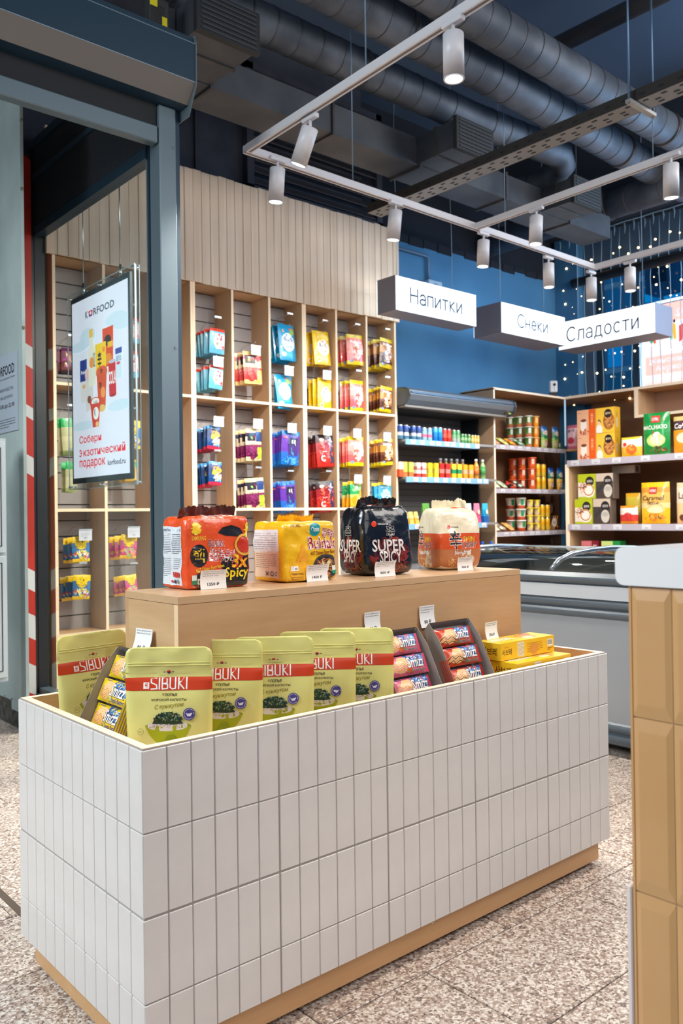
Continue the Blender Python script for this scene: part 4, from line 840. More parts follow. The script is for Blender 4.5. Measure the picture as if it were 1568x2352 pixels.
def put(name, cat, me, px, py, z, label, group, b=DR, dy=0):
    p = on_b(px, py, b); o = obj(name, me, None, (p.x, b+dy, z), random.uniform(-.1, .1)); return tag(o, label, cat, group)
LB, MBl = (150, 190, 220), (30, 70, 150)
r1 = [([918.7, 932, 949, 961], can_mesh(.024, .118, [(80, 130, 160), (210, 214, 220), (60, 80, 130), MBl], ), 'drink can', 'blue and white can on the top fridge shelf'),
      ([973.5, 985.7], can_mesh(.024, .112, [LB, (220, 110, 140), LB, (120, 160, 190)]), 'drink can', 'pale blue can with pink lettering on the top fridge shelf'),
      ([998.7, 1009.4], can_mesh(.024, .122, [(20, 120, 200), (20, 130, 210), (60, 160, 220)]), 'drink can', 'bright blue slim can on the top fridge shelf'),
      ([1020, 1030], can_mesh(.023, .116, [(200, 50, 40), (220, 90, 70), (200, 40, 34)]), 'drink can', 'red slim can on the top fridge shelf'),
      ([1041.6, 1050.8], can_mesh(.023, .112, [(170, 180, 170), (120, 170, 130), (60, 130, 80)]), 'drink can', 'green and white slim can on the top fridge shelf'),
      ([1061, 1068, 1076], can_mesh(.018, .084, [(90, 150, 90), (150, 190, 140), (60, 120, 60)]), 'drink can', 'small green can on the top fridge shelf'),
      ([1084, 1090.5, 1096.7], can_mesh(.016, .082, [(200, 170, 90), (220, 196, 130), (190, 150, 60)]), 'drink can', 'small yellow can on the top fridge shelf')]
for xs_, me, cat, lab in r1:
    for i, x in enumerate(xs_):
        for row in (0, 1): put('drink_can', cat, me, x, 1005, 1.648, (['leftmost', 'second', 'third', 'fourth'][i] if i < len(xs_)-1 else 'rightmost')+' '+lab+(', front row' if row == 0 else ', rear row'), lab.split(' on ')[0].split(' standing')[0]+(' front row' if row == 0 else ' second row'), dy=row*.062)
cw_, hh_ = .047, .120
r2 = [([917], [(200, 80, 40), (230, 220, 210)], 'orange and white'), ([926, 940], [(200, 110, 50), (190, 200, 80), (180, 200, 90)], 'lime-green'), ([956.5, 969.5], [(200, 60, 50), (236, 226, 224), (210, 110, 110), (230, 226, 224)], 'white and red'), ([983.5, 998], [(220, 200, 40), (200, 180, 60), (230, 210, 40)], 'yellow'),
      ([1010.5, 1025], [(190, 40, 30), (220, 120, 110), (190, 30, 26)], 'red'), ([1038.5, 1051.5], [(226, 180, 40), (30, 130, 80), (226, 200, 60)], 'yellow-and-green'), ([1064.5, 1078], [(226, 150, 40), (230, 170, 130), (230, 170, 40)], 'amber')]
for xs_, cols, nm in r2:
    me = carton_mesh(cw_, cw_, hh_, cols)
    for i, x in enumerate(xs_): put('drink_carton', 'drink carton', me, x, 1080, 1.342, f'{nm} small drink carton on the middle fridge shelf, '+('left one' if i == 0 and len(xs_) > 1 else ('right one' if len(xs_) > 1 else 'at far left')), 'small cartons on the middle fridge shelf')
bo = bottle_mesh(.026, .175, (220, 150, 60), (226, 230, 232), (236, 120, 50)); bg = bottle_mesh(.026, .175, (150, 190, 120), (226, 230, 232), (70, 150, 80)); ba_ = bottle_mesh(.026, .175, (130, 100, 50), (220, 224, 228), (200, 140, 60))
put('drink_bottle', 'bottle', bo, 1093, 1080, 1.342, 'orange juice bottle with white cap on the middle fridge shelf', 'bottles on the middle fridge shelf'); put('drink_bottle', 'bottle', bg, 1108, 1080, 1.342, 'green drink bottle at the right end of the middle fridge shelf', 'bottles on the middle fridge shelf')
for i, x in enumerate((1026, 1038.5, 1051, 1064, 1077)): put('drink_bottle', 'bottle', ba_, x, 1080, 1.342, ('leftmost', 'second', 'middle', 'fourth', 'rightmost')[i]+' amber bottle with white cap behind the small cartons', 'amber bottles behind the cartons', dy=.075)
def pouch_small(w, h, cols):
    b = MB(); n = 6; 
    for i, c in enumerate(cols):
        z0, z1 = h*i/len(cols), h*(i+1)/len(cols)
        def D(z): return .022*max(.06, 1-z/h)
        b.add([(-w/2, -D(z0), z0), (w/2, -D(z0), z0), (w/2, -D(z1), z1), (-w/2, -D(z1), z1), (-w/2, D(z0), z0), (w/2, D(z0), z0), (w/2, D(z1), z1), (-w/2, D(z1), z1)], [(0, 1, 2, 3), (5, 4, 7, 6), (1, 5, 6, 2), (4, 0, 3, 7)], mat(c, .35))
    b.add([(w*.22*math.cos(a), -.024, h*.55+w*.26*math.sin(a)) for a in [PI*k/6 for k in range(12)]], [tuple(range(12))], mat((240, 226, 190), .4)); return b.mesh('pouch')
for x, cols, nm in ((973, [(60, 120, 60), (90, 150, 60)], 'dark green leafy'), (998, [(80, 150, 60), (110, 180, 70), (50, 110, 50)], 'green leafy'), (1022, [(90, 160, 60), (130, 190, 90)], 'light green leafy'), (1048, [(200, 60, 50), (50, 140, 70)], 'red and green'), (1070, [(150, 190, 214), (190, 210, 226)], 'pale blue'), (1090, [(200, 80, 120), (226, 130, 160)], 'pink'), (1109, [(20, 90, 160), (30, 150, 200), (60, 180, 220)], 'cyan lemon')):
    put('juice_pouch', 'juice pouch', pouch_small(.078, .17, cols), x, 1180, .957, f'{nm} juice pouch standing on the lowest visible fridge shelf', 'juice pouches in the fridge', dy=-.02)
for i, x in enumerate((926, 938, 950)): put('juice_pouch', 'juice pouch', pouch_small(.045, .10, [(230, 170, 60), (240, 210, 110)]), x, 1180, .957, ('left', 'middle', 'right')[i]+' small yellow pouch on the lowest visible fridge shelf', 'small yellow pouches in the fridge', dy=-.02)
cb_ = bottle_mesh(.028, .2, (200, 210, 220), (20, 90, 200), (230, 234, 240))
for i, x in enumerate((1103, 1115, 1126, 1146)):
    p = on_b(x, 1252, 4.72); tag(obj('milk_bottle', cb_, None, (min(p.x, 5.95), 4.81, .585)), ('leftmost', 'second', 'third', 'rightmost')[i]+' bottle with bright blue cap in the fridge tub beyond the freezer', 'bottle', 'blue-capped bottles in the fridge tub')

# ================================================================ CORNER SHELVING (faces the camera) AND WINDOW SHELVING
SHW = wood('shelf_maple', (190, 150, 112), (170, 130, 94), 'x', 5); BCK = wood('back_maple', (134, 96, 66), (118, 84, 56), 'x', 5, .6)
cs = thing('corner_shelving', 'maple open shelving unit in the corner between fridge and window unit', 'shelving', (6.04, 4.85, 0))
obj('side_panel', MB().box(0, 0, 0, .02, .385, 2.175, wood('side_maple', (178, 150, 122), (162, 134, 106), 'z', 5)).box(-.0004, -.0008, 0, .0204, 0, 2.175, EDGE), cs)
obj('top_board', MB().box(0, 0, 2.165, 1.68, .385, 2.185, SHW).box(0, -.0008, 2.165, 1.12, 0, 2.185, EDGE), cs); obj('back_panel', MB().box(.02, .37, 0, 1.67, .38, 2.165, BCK), cs)
PR = mat((176, 170, 184), .3)
for z in (1.665, 1.263, .865):
    s_ = obj('shelf_board', MB().box(.02, .0, z-.022, 1.12, .37, z, SHW), cs); obj('price_rail', MB().box(.02, -.012, z-.042, 1.105, 0, z, PR), s_); rail_tags(s_, .03, 1.06, z-.021, -.014, 8, int(z*90), .062)
obj('light_strip', MB().box(1.105, -.01, 1.7, 1.118, .0, 2.16, mat((176, 210, 236), .4, emit=.5)).box(1.105, -.01, 1.3, 1.118, 0, 1.62, mat((120, 140, 160), .4)), cs)
ws = thing('window_shelving', 'maple shelving unit with deep lower shelves under the right-hand window', 'shelving', (7.16, 4.85, 0))
WB = wood('window_back_maple', (152, 116, 88), (136, 102, 76), 'y', 5, .6)
obj('top_board', MB().box(0, -3.2, 2.165, .5, -.001, 2.19, BIRY).box(-.001, -3.2, 2.165, 0, 0, 2.19, EDGE), ws); obj('back_panel', MB().box(.48, -3.2, 0, .49, -.001, 2.165, WB), ws)
obj('divider', MB().box(0, -.79, 1.93, .48, -.75, 2.165, BIRZ).box(-.001, -.79, 1.93, 0, -.75, 2.165, EDGE), ws); obj('middle_board', MB().box(.0, -3.2, 1.905, .48, -.75, 1.93, BIRY).box(-.001, -3.2, 1.905, 0, -.75, 1.93, EDGE), ws)
obj('compartment_back', MB().box(.30, -3.2, 1.93, .31, -.79, 2.165, mat((168, 128, 104), .6)), ws)
LA = -.36     # lower shelves reach forward to a = 6.80
obj('side_panel', MB().box(LA, -.275, 0, .4, -.235, 1.49, BIRZ).box(LA-.001, -.275, 0, LA, -.235, 1.49, EDGE), ws)
for z in (1.525, .926):
    s_ = obj('shelf_board', MB().box(LA, -3.2, z-.024, .48, -.275, z, BIRY), ws); obj('price_rail', MB().box(LA-.014, -3.2, z-.058, LA, -.265, z, PR), s_)
    for i, y in enumerate((-.31, -.53, -.74, -1.02, -1.33)):
        b = MB().box(LA-.017, y-.085, z-.048, LA-.014, y, z-.004, TAGW); b.box(LA-.0175, y-.06, z-.038, LA-.017, y-.025, z-.033, mat((110, 110, 116), .6)); obj('price_tag', b, s_)
obj('shelf_board', MB().box(LA, -3.2, .56, .48, -.275, .58, BIRY), ws)
obj('small_shelf', MB().box(-.0, -.26, 1.645, .48, -.002, 1.665, SHW), ws)
# goods: cups
def cup_mesh(r, h, c, c2, lid, pat=None):
    m1, m2, m3 = mat(c, .4), mat(c2, .4), mat(lid, .4)
    b = MB().lathe([(r*.74, 0), (r*.78, h*.3), (r*.93, h*.9), (r, h*.9), (r, h*.97), (r*.9, h)], m1, 14, mats=[m2, m1, m3, m3, m3, m3])
    for t in (-.5, -2.1): 
        v = [(math.cos(t+PI/2*0+d)*(r*(.76+.17*z_/.9)+.0006), math.sin(t+d)*(r*(.76+.17*z_/.9)+.0006), z_*h) for z_ in (.35, .85) for d in (-.35, 0, .35)]
        b.add(v, [(0, 1, 4, 3), (1, 2, 5, 4)], mat(pat or (230, 226, 220), .45), True)
    return b.mesh('cup')
def stack(kind, label, px, py, z, me, n, dz, b=4.93, cat='cup', group=None):
    p = on_b(px, py, b)
    pos = {1: ['']}.get(n, None) or (['bottom', 'top'] if n == 2 else (['bottom', 'middle', 'top'] if n == 3 else ['bottom', 'second', 'third', 'top']))
    for i in range(n): tag(obj(kind, me, None, (p.x, b, z+i*dz), random.uniform(-.3, .3)), f'{pos[i]} {label}'.strip(), cat, group)
ch = .104; g1 = cup_mesh(.043, ch, (90, 150, 70), (210, 120, 80), (216, 222, 212)); o1 = cup_mesh(.038, ch, (236, 140, 30), (240, 150, 40), (240, 190, 120), (250, 200, 130)); rd_ = cup_mesh(.045, ch, (206, 76, 34), (220, 100, 40), (214, 90, 50), (230, 190, 170)); wg = cup_mesh(.049, .106, (222, 214, 206), (190, 80, 40), (225, 228, 224), (20, 130, 80)); yl_ = cup_mesh(.037, .074, (200, 180, 150), (214, 190, 150), (246, 216, 20), (236, 210, 60))
for i, (px, b_, w_) in enumerate(((1214, 4.93, 'front'), (1192, 5.03, 'second'), (1172, 5.12, 'rear'))): stack('noodle_cup', f'green noodle cup of the {w_} column on the upper corner shelf', px, 1020, 1.665, g1, 3, ch*.99, b_, 'cup', 'green cups on the upper corner shelf')
stack('noodle_cup', 'orange noodle cup of the column on the upper corner shelf', 1230, 1020, 1.665, o1, 3, ch*.99, 4.92, 'cup', 'orange cups on the upper corner shelf')
for i, (px, b_, w_) in enumerate(((1222, 4.92, 'front'), (1199, 5.02, 'second'), (1178, 5.12, 'rear'))): stack('noodle_cup', f'red-orange noodle cup of the {w_} column on the middle corner shelf', px, 1120, 1.263, rd_, 3, ch*.99, b_, 'cup', 'red cups on the middle corner shelf')
for i, (px, b_, w_) in enumerate(((1197, 4.93, 'front'), (1173, 5.05, 'rear'))): stack('noodle_cup', f'white noodle cup with green panel, {w_} column, lower corner shelf', px, 1215, .865, wg, 3, .106, b_, 'cup', 'white and green cups on the lower corner shelf')
for i, px in enumerate((1217, 1233)): stack('dessert_cup', f'yellow-lidded dessert cup of the {("left", "right")[i]} column on the lower corner shelf', px, 1215, .865, yl_, 4, .0745, 4.91, 'cup', 'yellow-lidded cups on the lower corner shelf')
tc_ = can_mesh(.026, .125, [(224, 190, 60), (236, 170, 20), (240, 180, 30)], (230, 210, 170))
for px, z, y, nm, sd in ((1235, 1.263, 1120, 'middle', 'left'), (1247.5, 1.263, 1120, 'middle', 'right'), (1245, .865, 1215, 'lower', 'left'), (1257, .865, 1215, 'lower', 'right')): stack('juice_can', f'{sd}-hand tall yellow juice can on the {nm} corner shelf', px, y, z, tc_, 2, .126, 4.92, 'drink can', f'yellow juice cans on the {nm} corner shelf')
def snack(w, h, d, cols, m=8):
    b = MB(); n = 8; vs = []
    def P(s, t, sd): e = max(0, (1-abs(s)**3)*(1-abs(t)**3))**.6; return (s*w/2*(1-.03*abs(t)), sd*(d/2*e+.001)+.002*math.sin(s*9+t*7)*e, (t+1)*h/2)
    R = [-1+2*i/n for i in range(n+1)]
    for sd in (-1, 1):
        vs = [P(s, t, sd) for t in R for s in R]
        for j in range(n):
            c = cols[0] if j == 0 else (cols[-1] if j == n-1 else cols[1+int((j-1)*(len(cols)-2)/(n-2))])
            b.add(vs, [(j*9+i, j*9+i+1, (j+1)*9+i+1, (j+1)*9+i) for i in range(n)], _pl(c), True)
    return b
def _pl(c):
    k = ('pl', c)
    if k not in _M: _M[k] = plastic(c, .26, .45, 46, .5)
    return _M[k]
def bag(kind, label, me, prt, loc, rz=0, tilt=0, cat='snack bag', group=None, lean=0):
    t = thing(kind, label, cat, loc, rz, group); t.rotation_euler = (tilt, lean, rz); obj('bag_body', me, t)
    if prt: obj('print', prt, t)
    return t
def fsurf(w, h, d):
    def f(x, y, l):
        s, t = max(-1, min(1, x/(w/2))), max(-1, min(1, y/h*2-1)); e = max(0, (1-abs(s)**3)*(1-abs(t)**3))**.6; return Vector((s*w/2*(1-.03*abs(t)), -(d/2*e+.001)+.002*math.sin(s*9+t*7)*e-l, (t+1)*h/2))
    return f
def part(w, h, d, items, eps=.0008): return art(items, fsurf(w, h, d), [w*(-.5+i/8) for i in range(1, 8)], [h*i/8 for i in range(1, 8)], eps, .3, coat=.4)
w_, h_ = .093, .225; nut = snack(w_, h_, .05, [(190, 214, 120), (190, 214, 120), (150, 200, 90), (40, 130, 80), (60, 130, 190), (20, 90, 170)]).mesh('bag')
npr = part(w_, h_, .05, [EE(0, .05, .033, .028, (226, 222, 220)), SC_(0, .055, .026, .022, ((226, 140, 50), (200, 110, 40), (240, 170, 80)), 26, .009, 3, .8), PP([(-.03, .11), (0, .125), (.03, .112), (.026, .10), (-.024, .098)], (20, 130, 70)), EE(0, .155, .034, .024, (226, 220, 210)), TX('Almond', -.028, .146, .028, .166, (190, 120, 70), .03)])
nut2 = snack(w_*.85, h_*.98, .05, [(244, 190, 70), (244, 196, 80), (250, 210, 110), (30, 120, 90), (50, 110, 180), (20, 80, 160)]).mesh('bag')
npr2 = part(w_*.85, h_*.98, .05, [EE(.0, .05, .03, .024, (230, 226, 220)), SC_(0, .055, .024, .02, ((220, 140, 60), (170, 90, 40)), 24, .009, 5, .8), EE(0, .15, .03, .026, (226, 222, 214)), PP([(-.018, .115), (0, .135), (.02, .112)], (60, 34, 24))])
for px, nm in ((1249, 'left'), (1274, 'right')): p = on_b(px, 1028, 4.92); bag('nut_bag', f'{nm} green and blue almond bag on the upper corner shelf', nut, npr, (p.x, 4.92, 1.665), .0)
for px, nm in ((1264, 'left'), (1284, 'right')): p = on_b(px, 1120, 4.92); bag('nut_bag', f'{nm} yellow and blue almond bag on the middle corner shelf', nut2, npr2, (p.x, 4.92, 1.263), .0)
jr = can_mesh(.02, .075, [(110, 150, 80), (150, 180, 130)]); p = on_b(1288, 1028, 4.95); tag(obj('jar', jr, None, (p.x, 4.97, 1.665)), 'small green jar at the right end of the upper corner shelf', 'jar')
def lying(px, py, z, col, c2, nm, sh, b=4.91, s=.085, ty=-1.0):
    p = on_b(px, py, b); me = snack(s, .13, .03, [c2, col, c2, col, c2]).mesh('bag'); pr = part(s, .13, .03, [EE(0, .045, s*.26, .02, c2), EE(0, .045, s*.12, .01, (90, 100, 120)), RR(-s*.3, .08, s*.3, .10, c2)])
    bag('soup_packet', f'{nm} flat packet lying in the tray on the {sh} corner shelf', me, pr, (p.x, b, z+.012), .2, ty, 'packet')
for a_ in ((1145, 1020, 1.665, (206, 150, 110), (226, 180, 140), 'peach-brown', 'upper'), (1165, 1020, 1.665, (206, 206, 110), (236, 230, 150), 'yellow-green', 'upper'), (1183, 1020, 1.665, (240, 190, 50), (230, 120, 50), 'golden', 'upper'), (1203, 1020, 1.665, (190, 214, 196), (90, 150, 100), 'pale mint', 'upper'),
           (1145, 1115, 1.263, (200, 216, 180), (230, 236, 220), 'pale green', 'middle'), (1162, 1115, 1.263, (180, 196, 160), (214, 224, 200), 'sage green', 'middle'), (1180, 1115, 1.263, (30, 30, 34), (200, 60, 50), 'black and red', 'middle'), (1203, 1115, 1.263, (206, 222, 210), (60, 66, 66), 'white and black', 'middle'),
           (1145, 1215, .865, (226, 214, 190), (240, 232, 214), 'cream', 'lower'), (1160, 1215, .865, (236, 222, 196), (150, 130, 120), 'ivory', 'lower'), (1178, 1215, .865, (230, 160, 80), (240, 190, 120), 'orange', 'lower')): lying(*a_)
def cube(kind, label, cat, x, y, z, w, d, h, col, front, side=None, face='b', group=None, top=None):
    """carton; face 'b' looks towards -v, 'a' looks towards -u. x,y is the near left corner of the face as seen"""
    t = thing(kind, label, cat, (x, y, z), 0, group)
    if face == 'b': obj('carton', MB().bev(0, 0, 0, w, d, h, mat(col, .42), .001), t); obj('front_print', art(front, lambda a, c, l: (a, -l, c), eps=.0006), t)
    else:
        obj('carton', MB().bev(0, -w, 0, d, 0, h, mat(col, .42), .001), t); obj('front_print', art(front, lambda a, c, l: (-l, -a, c), eps=.0006), t)
        if side: obj('side_print', art(side, lambda a, c, l: (a, -w-l, c), eps=.0006), t)
    return t
def wafbox(w, h): return [RR(.002, .002, w-.002, h-.002, (70, 40, 24))]+[PP([(w*(i*.22-.3), .002), (w*(i*.22-.2), .002), (min(w*(i*.22+.3), w-.002), h*.98 if w*(i*.22+.3) <= w else h*.98), (min(w*(i*.22+.2), w-.004), h*.98)], (214, 160, 100)) for i in range(1, 4)]+[EE(w*.5, h*.52, w*.30, h*.32, (226, 214, 200), 16), TX('LINE', w*.34, h*.46, w*.66, h*.58, (120, 100, 90), .02), SC_(w*.8, h*.2, w*.14, h*.14, ((220, 140, 40), (200, 100, 30)), 10, .01, 4, .8)]
p = on_b(1263, 1215, 4.90); cube('wafer_roll_box', 'brown striped wafer roll box with a cream badge, lower shelf, in front', 'box', p.x, 4.90, .866, .142, .1, .142, (80, 48, 30), wafbox(.142, .142))
p = on_b(1254, 1180, 5.02); cube('wafer_roll_box', 'brown striped wafer roll box behind and above its twin', 'box', p.x, 5.02, 1.0, .142, .1, .142, (80, 48, 30), wafbox(.142, .142)); cube('cardboard_box', 'plain brown box supporting the rear wafer roll box', 'box', p.x, 5.02, .866, .142, .1, .133, (90, 60, 40), [])
p = on_b(1243, 1245, 4.95); cube('cardboard_box', 'dark brown carton on the bottom of the corner shelving', 'box', p.x, 4.95, .55, .3, .2, .17, (96, 66, 40), [RR(.1, .04, .2, .08, (70, 44, 26))])

# goods on the window shelving (faces -u)
PA = 6.83
def wbox(kind, label, x0, x1, y0, y1, z, col, fn, dpt=.2, a=PA, h=None, side=None, group=None):
    pl_ = on_a(x0, y1, a); pr2 = on_a(x1, y1, a); w = pl_.y-pr2.y; t_ = on_a(x0, y0, a).z; hh = h or (t_-on_a(x0, y1, a).z)
    return cube(kind, label, 'box', a, pl_.y, z, w, dpt, hh, col, fn(w, hh), side(dpt, hh) if side else None, 'a', group)
def peach(w, h): return [RR(.002, .002, w*.64, h-.002, (226, 176, 140)), RR(w*.64, .002, w-.002, h-.002, (224, 92, 26)), EE(w*.36, h*.34, w*.17, h*.22, (236, 226, 218)), RR(w*.2, h*.34, w*.52, h*.56, (236, 228, 220)), EE(w*.36, h*.57, w*.16, h*.06, (120, 60, 40)), TX('대추차', w*.76, h*.35, w*.88, h*.85, (250, 200, 150), .03), SC_(w*.4, h*.12, w*.25, h*.08, ((200, 110, 70), (160, 50, 40)), 12, .015, 3, .8), LN(w*.06, h*.85, w*.3, h*.9, (150, 90, 70), 1)]
def ybox(w, h): return [RR(.002, .002, w-.002, h-.002, (236, 190, 60)), EE(w*.70, h*.45, w*.3, h*.34, (150, 90, 44)), SC_(w*.72, h*.42, w*.24, h*.28, ((206, 140, 70), (170, 100, 50), (226, 170, 100)), 60, .013, 6, .8), EE(w*.66, h*.76, w*.2, h*.17, (40, 30, 28)), TX('율무차', w*.52, h*.71, w*.80, h*.81, (236, 214, 180), .04), PP([(w*.04, .004), (w*.36, .004), (w*.36, h*.22), (w*.26, h*.34), (w*.1, h*.34), (w*.02, h*.2)], (240, 232, 226)), EE(w*.18, h*.42, w*.08, h*.1, (232, 190, 160)), PP([(w*.08, h*.46), (w*.18, h*.56), (w*.28, h*.46), (w*.26, h*.40), (w*.22, h*.48), (w*.12, h*.48)], (60, 30, 20))]
def ysid(w, h): return [RR(.002, .002, w-.002, h-.002, (214, 162, 40)), RR(w*.35, h*.2, w*.5, h*.55, (190, 190, 190)), RR(w*.38, h*.62, w*.46, h*.8, (120, 90, 60))]
def lime(w, h): return [RR(.002, .002, w-.002, h-.002, (226, 216, 206)), RR(.002, h*.66, w-.002, h-.002, (176, 190, 30)), RR(.002, .002, w-.002, h*.09, (176, 190, 30)), RR(w*.88, .002, w-.002, h-.002, (176, 190, 30)), EE(w*.68, h*.70, w*.24, h*.2, (40, 36, 36)), TX('쌍화차', w*.52, h*.65, w*.84, h*.76, (230, 226, 220), .04), EE(w*.62, h*.3, w*.34, h*.24, (236, 230, 224)), RG(w*.62, h*.36, w*.3, .012, (200, 130, 70)), SC_(w*.25, h*.45, w*.2, h*.2, ((190, 110, 60), (226, 180, 140), (120, 70, 40)), 26, .014, 8, .9)]
def grey(w, h): return [RR(.002, .002, w-.002, h-.002, (70, 60, 56)), RR(.002, h*.68, w-.002, h-.002, (200, 184, 168)), EE(w*.70, h*.70, w*.24, h*.2, (36, 34, 36)), TX('생강차', w*.54, h*.65, w*.86, h*.76, (220, 216, 210), .04), EE(w*.7, h*.3, w*.24, h*.26, (200, 196, 186)), EE(w*.7, h*.38, w*.18, h*.1, (176, 172, 164)), PP([(w*.05, h*.35), (w*.45, h*.62), (w*.45, h*.45), (w*.1, h*.22)], (50, 52, 58))]
def gsid(w, h): return [RR(.002, .002, w-.002, h-.002, (120, 106, 96)), RR(w*.3, h*.1, w*.34, h*.9, (90, 80, 74)), RR(w*.65, h*.1, w*.69, h*.9, (90, 80, 74))]
zr = 1.526
for i, (y0, y1, n_) in enumerate(((1000, 1053, 'lower'), (947, 1000, 'upper'))):
    wbox('tea_box', f'{n_} peach jujube tea box with a cup and orange strip', 1326, 1368, 1000, 1053, zr+i*.232, (224, 150, 100), peach, .1, h=.231)
    for k in range(4): wbox('tea_box', (f'{n_} yellow grain tea box with black round badge, in front' if k == 0 else f'{n_} yellow grain tea box, {ORD[k]} from the front'), 1369, 1412, 1000, 1053, zr+i*.232, (222, 170, 46), ybox, .098, a=PA+k*.1, h=.231, side=ysid, group=None)
z3 = .927
for i, n_ in enumerate(('lower', 'upper')):
    wbox('tea_box', f'{n_} lime-green tea box with black badge and bowl of soup', 1320+8*i, 1360+8*i, 1150, 1200, z3+i*.232, (190, 200, 60), lime, .1, h=.231)
    for k in range(4): wbox('tea_box', (f'{n_} taupe ginger tea box with black badge, in front' if k == 0 else f'{n_} taupe ginger tea box, {ORD[k]} from the front'), 1362+7*i, 1402+7*i, 1150, 1200, z3+i*.232, (140, 124, 112), grey, .098, a=PA+k*.1, h=.231, side=gsid)
cube('tea_box', 'long taupe tea box lying on top of the ginger tea boxes', 'box', PA+.2, on_a(1405, 1070, PA+.2).y, z3+.464, .23, .1, .07, (150, 136, 126), [RR(.002, .002, .225, .068, (160, 148, 140))], [EE(.04, .035, .02, .028, (50, 46, 48))], 'a')
for x0, x1, c1, c2, nm in ((1335, 1374, (200, 110, 116), (120, 20, 40), 'dusty pink and maroon'), (1381, 1424, (190, 206, 120), (20, 130, 60), 'pale and dark green')):
    wbox('tea_box', f'{nm} tea box on the bottom shelf just above the freezer rim', x0, x1, 1238, 1290, .581, c2, lambda w, h: [RR(.002, .002, w*.62, h-.002, c1), EE(w*.3, h*.35, w*.2, h*.16, (110, 60, 50)), LN(w*.7, h*.3, w*.9, h*.85, (230, 220, 200), 4)], .1, h=.19)
for k in range(3): wbox('tea_box', f'dark green tea box, {ORD[k+1]} behind the pale green one, bottom shelf', 1381, 1424, 1238, 1290, .581, (20, 80, 44), lambda w, h: [], .098, a=PA+.1*(k+1), h=.19)
def wbag(kind, label, x0, x1, y0, z, cols, items, d=.07, a=PA+.03, tilt=0, rz=-PI/2, W_=None):
    p0, p1 = on_a(x0, 1100, a), on_a(x1, 1100, a); w = W_ or p0.y-p1.y; h = on_a((x0+x1)/2, y0, a).z-z; me = snack(w, h, d, cols).mesh('bag')
    return bag(kind, label, me, part(w, h, d, items(w, h), .0012), (a, (p0.y+p1.y)/2, z+.001), rz, tilt)
MG = (14, 140, 60)
wbag('coffee_bag', 'green coffee candy bag lettered macchiato on the upper window shelf', 1479, 1541, 948, zr, [MG, MG, MG, (30, 150, 70), MG, MG], lambda w, h: [TX('MACCHIATO', -w*.44, h*.60, w*.44, h*.70, WT, .05, .0), RR(-w*.14, h*.76, w*.20, h*.92, (206, 50, 40)), TX('KOPIKO', -w*.11, h*.80, w*.17, h*.88, WT, .03), EE(.01, h*.34, w*.34, h*.16, (190, 220, 120)), EE(.02, h*.34, w*.27, h*.12, (240, 230, 200)), EE(.02, h*.44, w*.14, h*.1, (236, 232, 226)), EE(-.01, h*.48, w*.05, h*.09, (130, 80, 40)), SC_(.02, h*.12, w*.34, h*.07, ((100, 60, 34), (60, 36, 20), (190, 120, 60)), 26, .016, 4, .7)], .08)
wbag('coffee_bag', 'amber caramel coffee bag lettered Caramel latte on the lower window shelf', 1472, 1538, 1108, z3, [(240, 190, 20), (240, 190, 30), (236, 210, 150), (224, 180, 90), (210, 150, 50), (240, 190, 20)], lambda w, h: [RR(-w*.16, h*.72, w*.12, h*.88, (190, 50, 50)), TX('KOPIKO', -w*.13, h*.76, w*.09, h*.83, WT, .03), TX('Caramel', -w*.4, h*.56, w*.36, h*.68, (90, 50, 30), .03, .2), TX('latte', -w*.22, h*.46, w*.18, h*.56, (90, 50, 30), .03, .2), EE(.02, h*.33, w*.3, h*.08, (240, 226, 180)), RG(.02, h*.33, w*.26, .008, (220, 180, 110)), SC_(.0, h*.16, w*.36, h*.08, ((226, 130, 30), (240, 170, 40), (150, 70, 20)), 22, .02, 4, .8)], .08)
for k in range(1, 4): wbag('coffee_bag', f'green coffee candy bag, {ORD[k]} in line behind the macchiato bag', 1479, 1541, 955, zr, [(16, 110, 54)]*3, lambda w, h: [], .05, a=PA+.03+.075*k)
for k in range(1, 4): wbag('coffee_bag', f'yellow coffee bag, {ORD[k]} in line behind the caramel latte bag', 1472, 1538, 1115, z3, [(220, 170, 20), (120, 70, 30), (220, 170, 30), (120, 70, 30), (220, 170, 20)], lambda w, h: [], .05, a=PA+.03+.075*k)
wbag('tea_bag', 'white and yellow fruit candy bag before the yellow grain tea boxes', 1428, 1476, 1004, zr, [(240, 200, 40), (236, 190, 60), (240, 236, 226), (240, 210, 60)], lambda w, h: [EE(.01, h*.36, w*.26, h*.26, (226, 110, 40)), EE(.01, h*.42, w*.16, h*.12, (240, 170, 60)), EE(-w*.26, h*.62, w*.1, h*.1, (226, 60, 40))], .06)
wbag('coffee_bag', 'orange and purple coffee bag at the right edge, upper window shelf', 1548, 1606, 955, zr, [(230, 160, 30), (230, 150, 30), (226, 150, 40), (70, 40, 50), (220, 190, 120)], lambda w, h: [TX('Coffee', -w*.4, h*.66, w*.3, h*.8, WT, .04), EE(0, h*.4, w*.3, h*.14, (240, 220, 190))], .08)
wbag('coffee_bag', 'cream coffee bag at the right edge, lower window shelf', 1553, 1612, 1108, z3, [(226, 190, 140), (230, 200, 150), (226, 214, 196), (220, 200, 160)], lambda w, h: [EE(-w*.2, h*.14, w*.16, h*.08, (110, 60, 40)), TX('Latte', -w*.36, h*.6, w*.3, h*.76, (110, 90, 70), .03)], .08)
wbag('fruit_bag', 'small red and orange glossy sachet beside the caramel latte bag', 1423, 1464, 1162, z3, [(230, 150, 30), (210, 60, 50), (236, 220, 214), (230, 140, 30)], lambda w, h: [EE(.0, h*.4, w*.24, h*.22, (200, 50, 50))], .05)
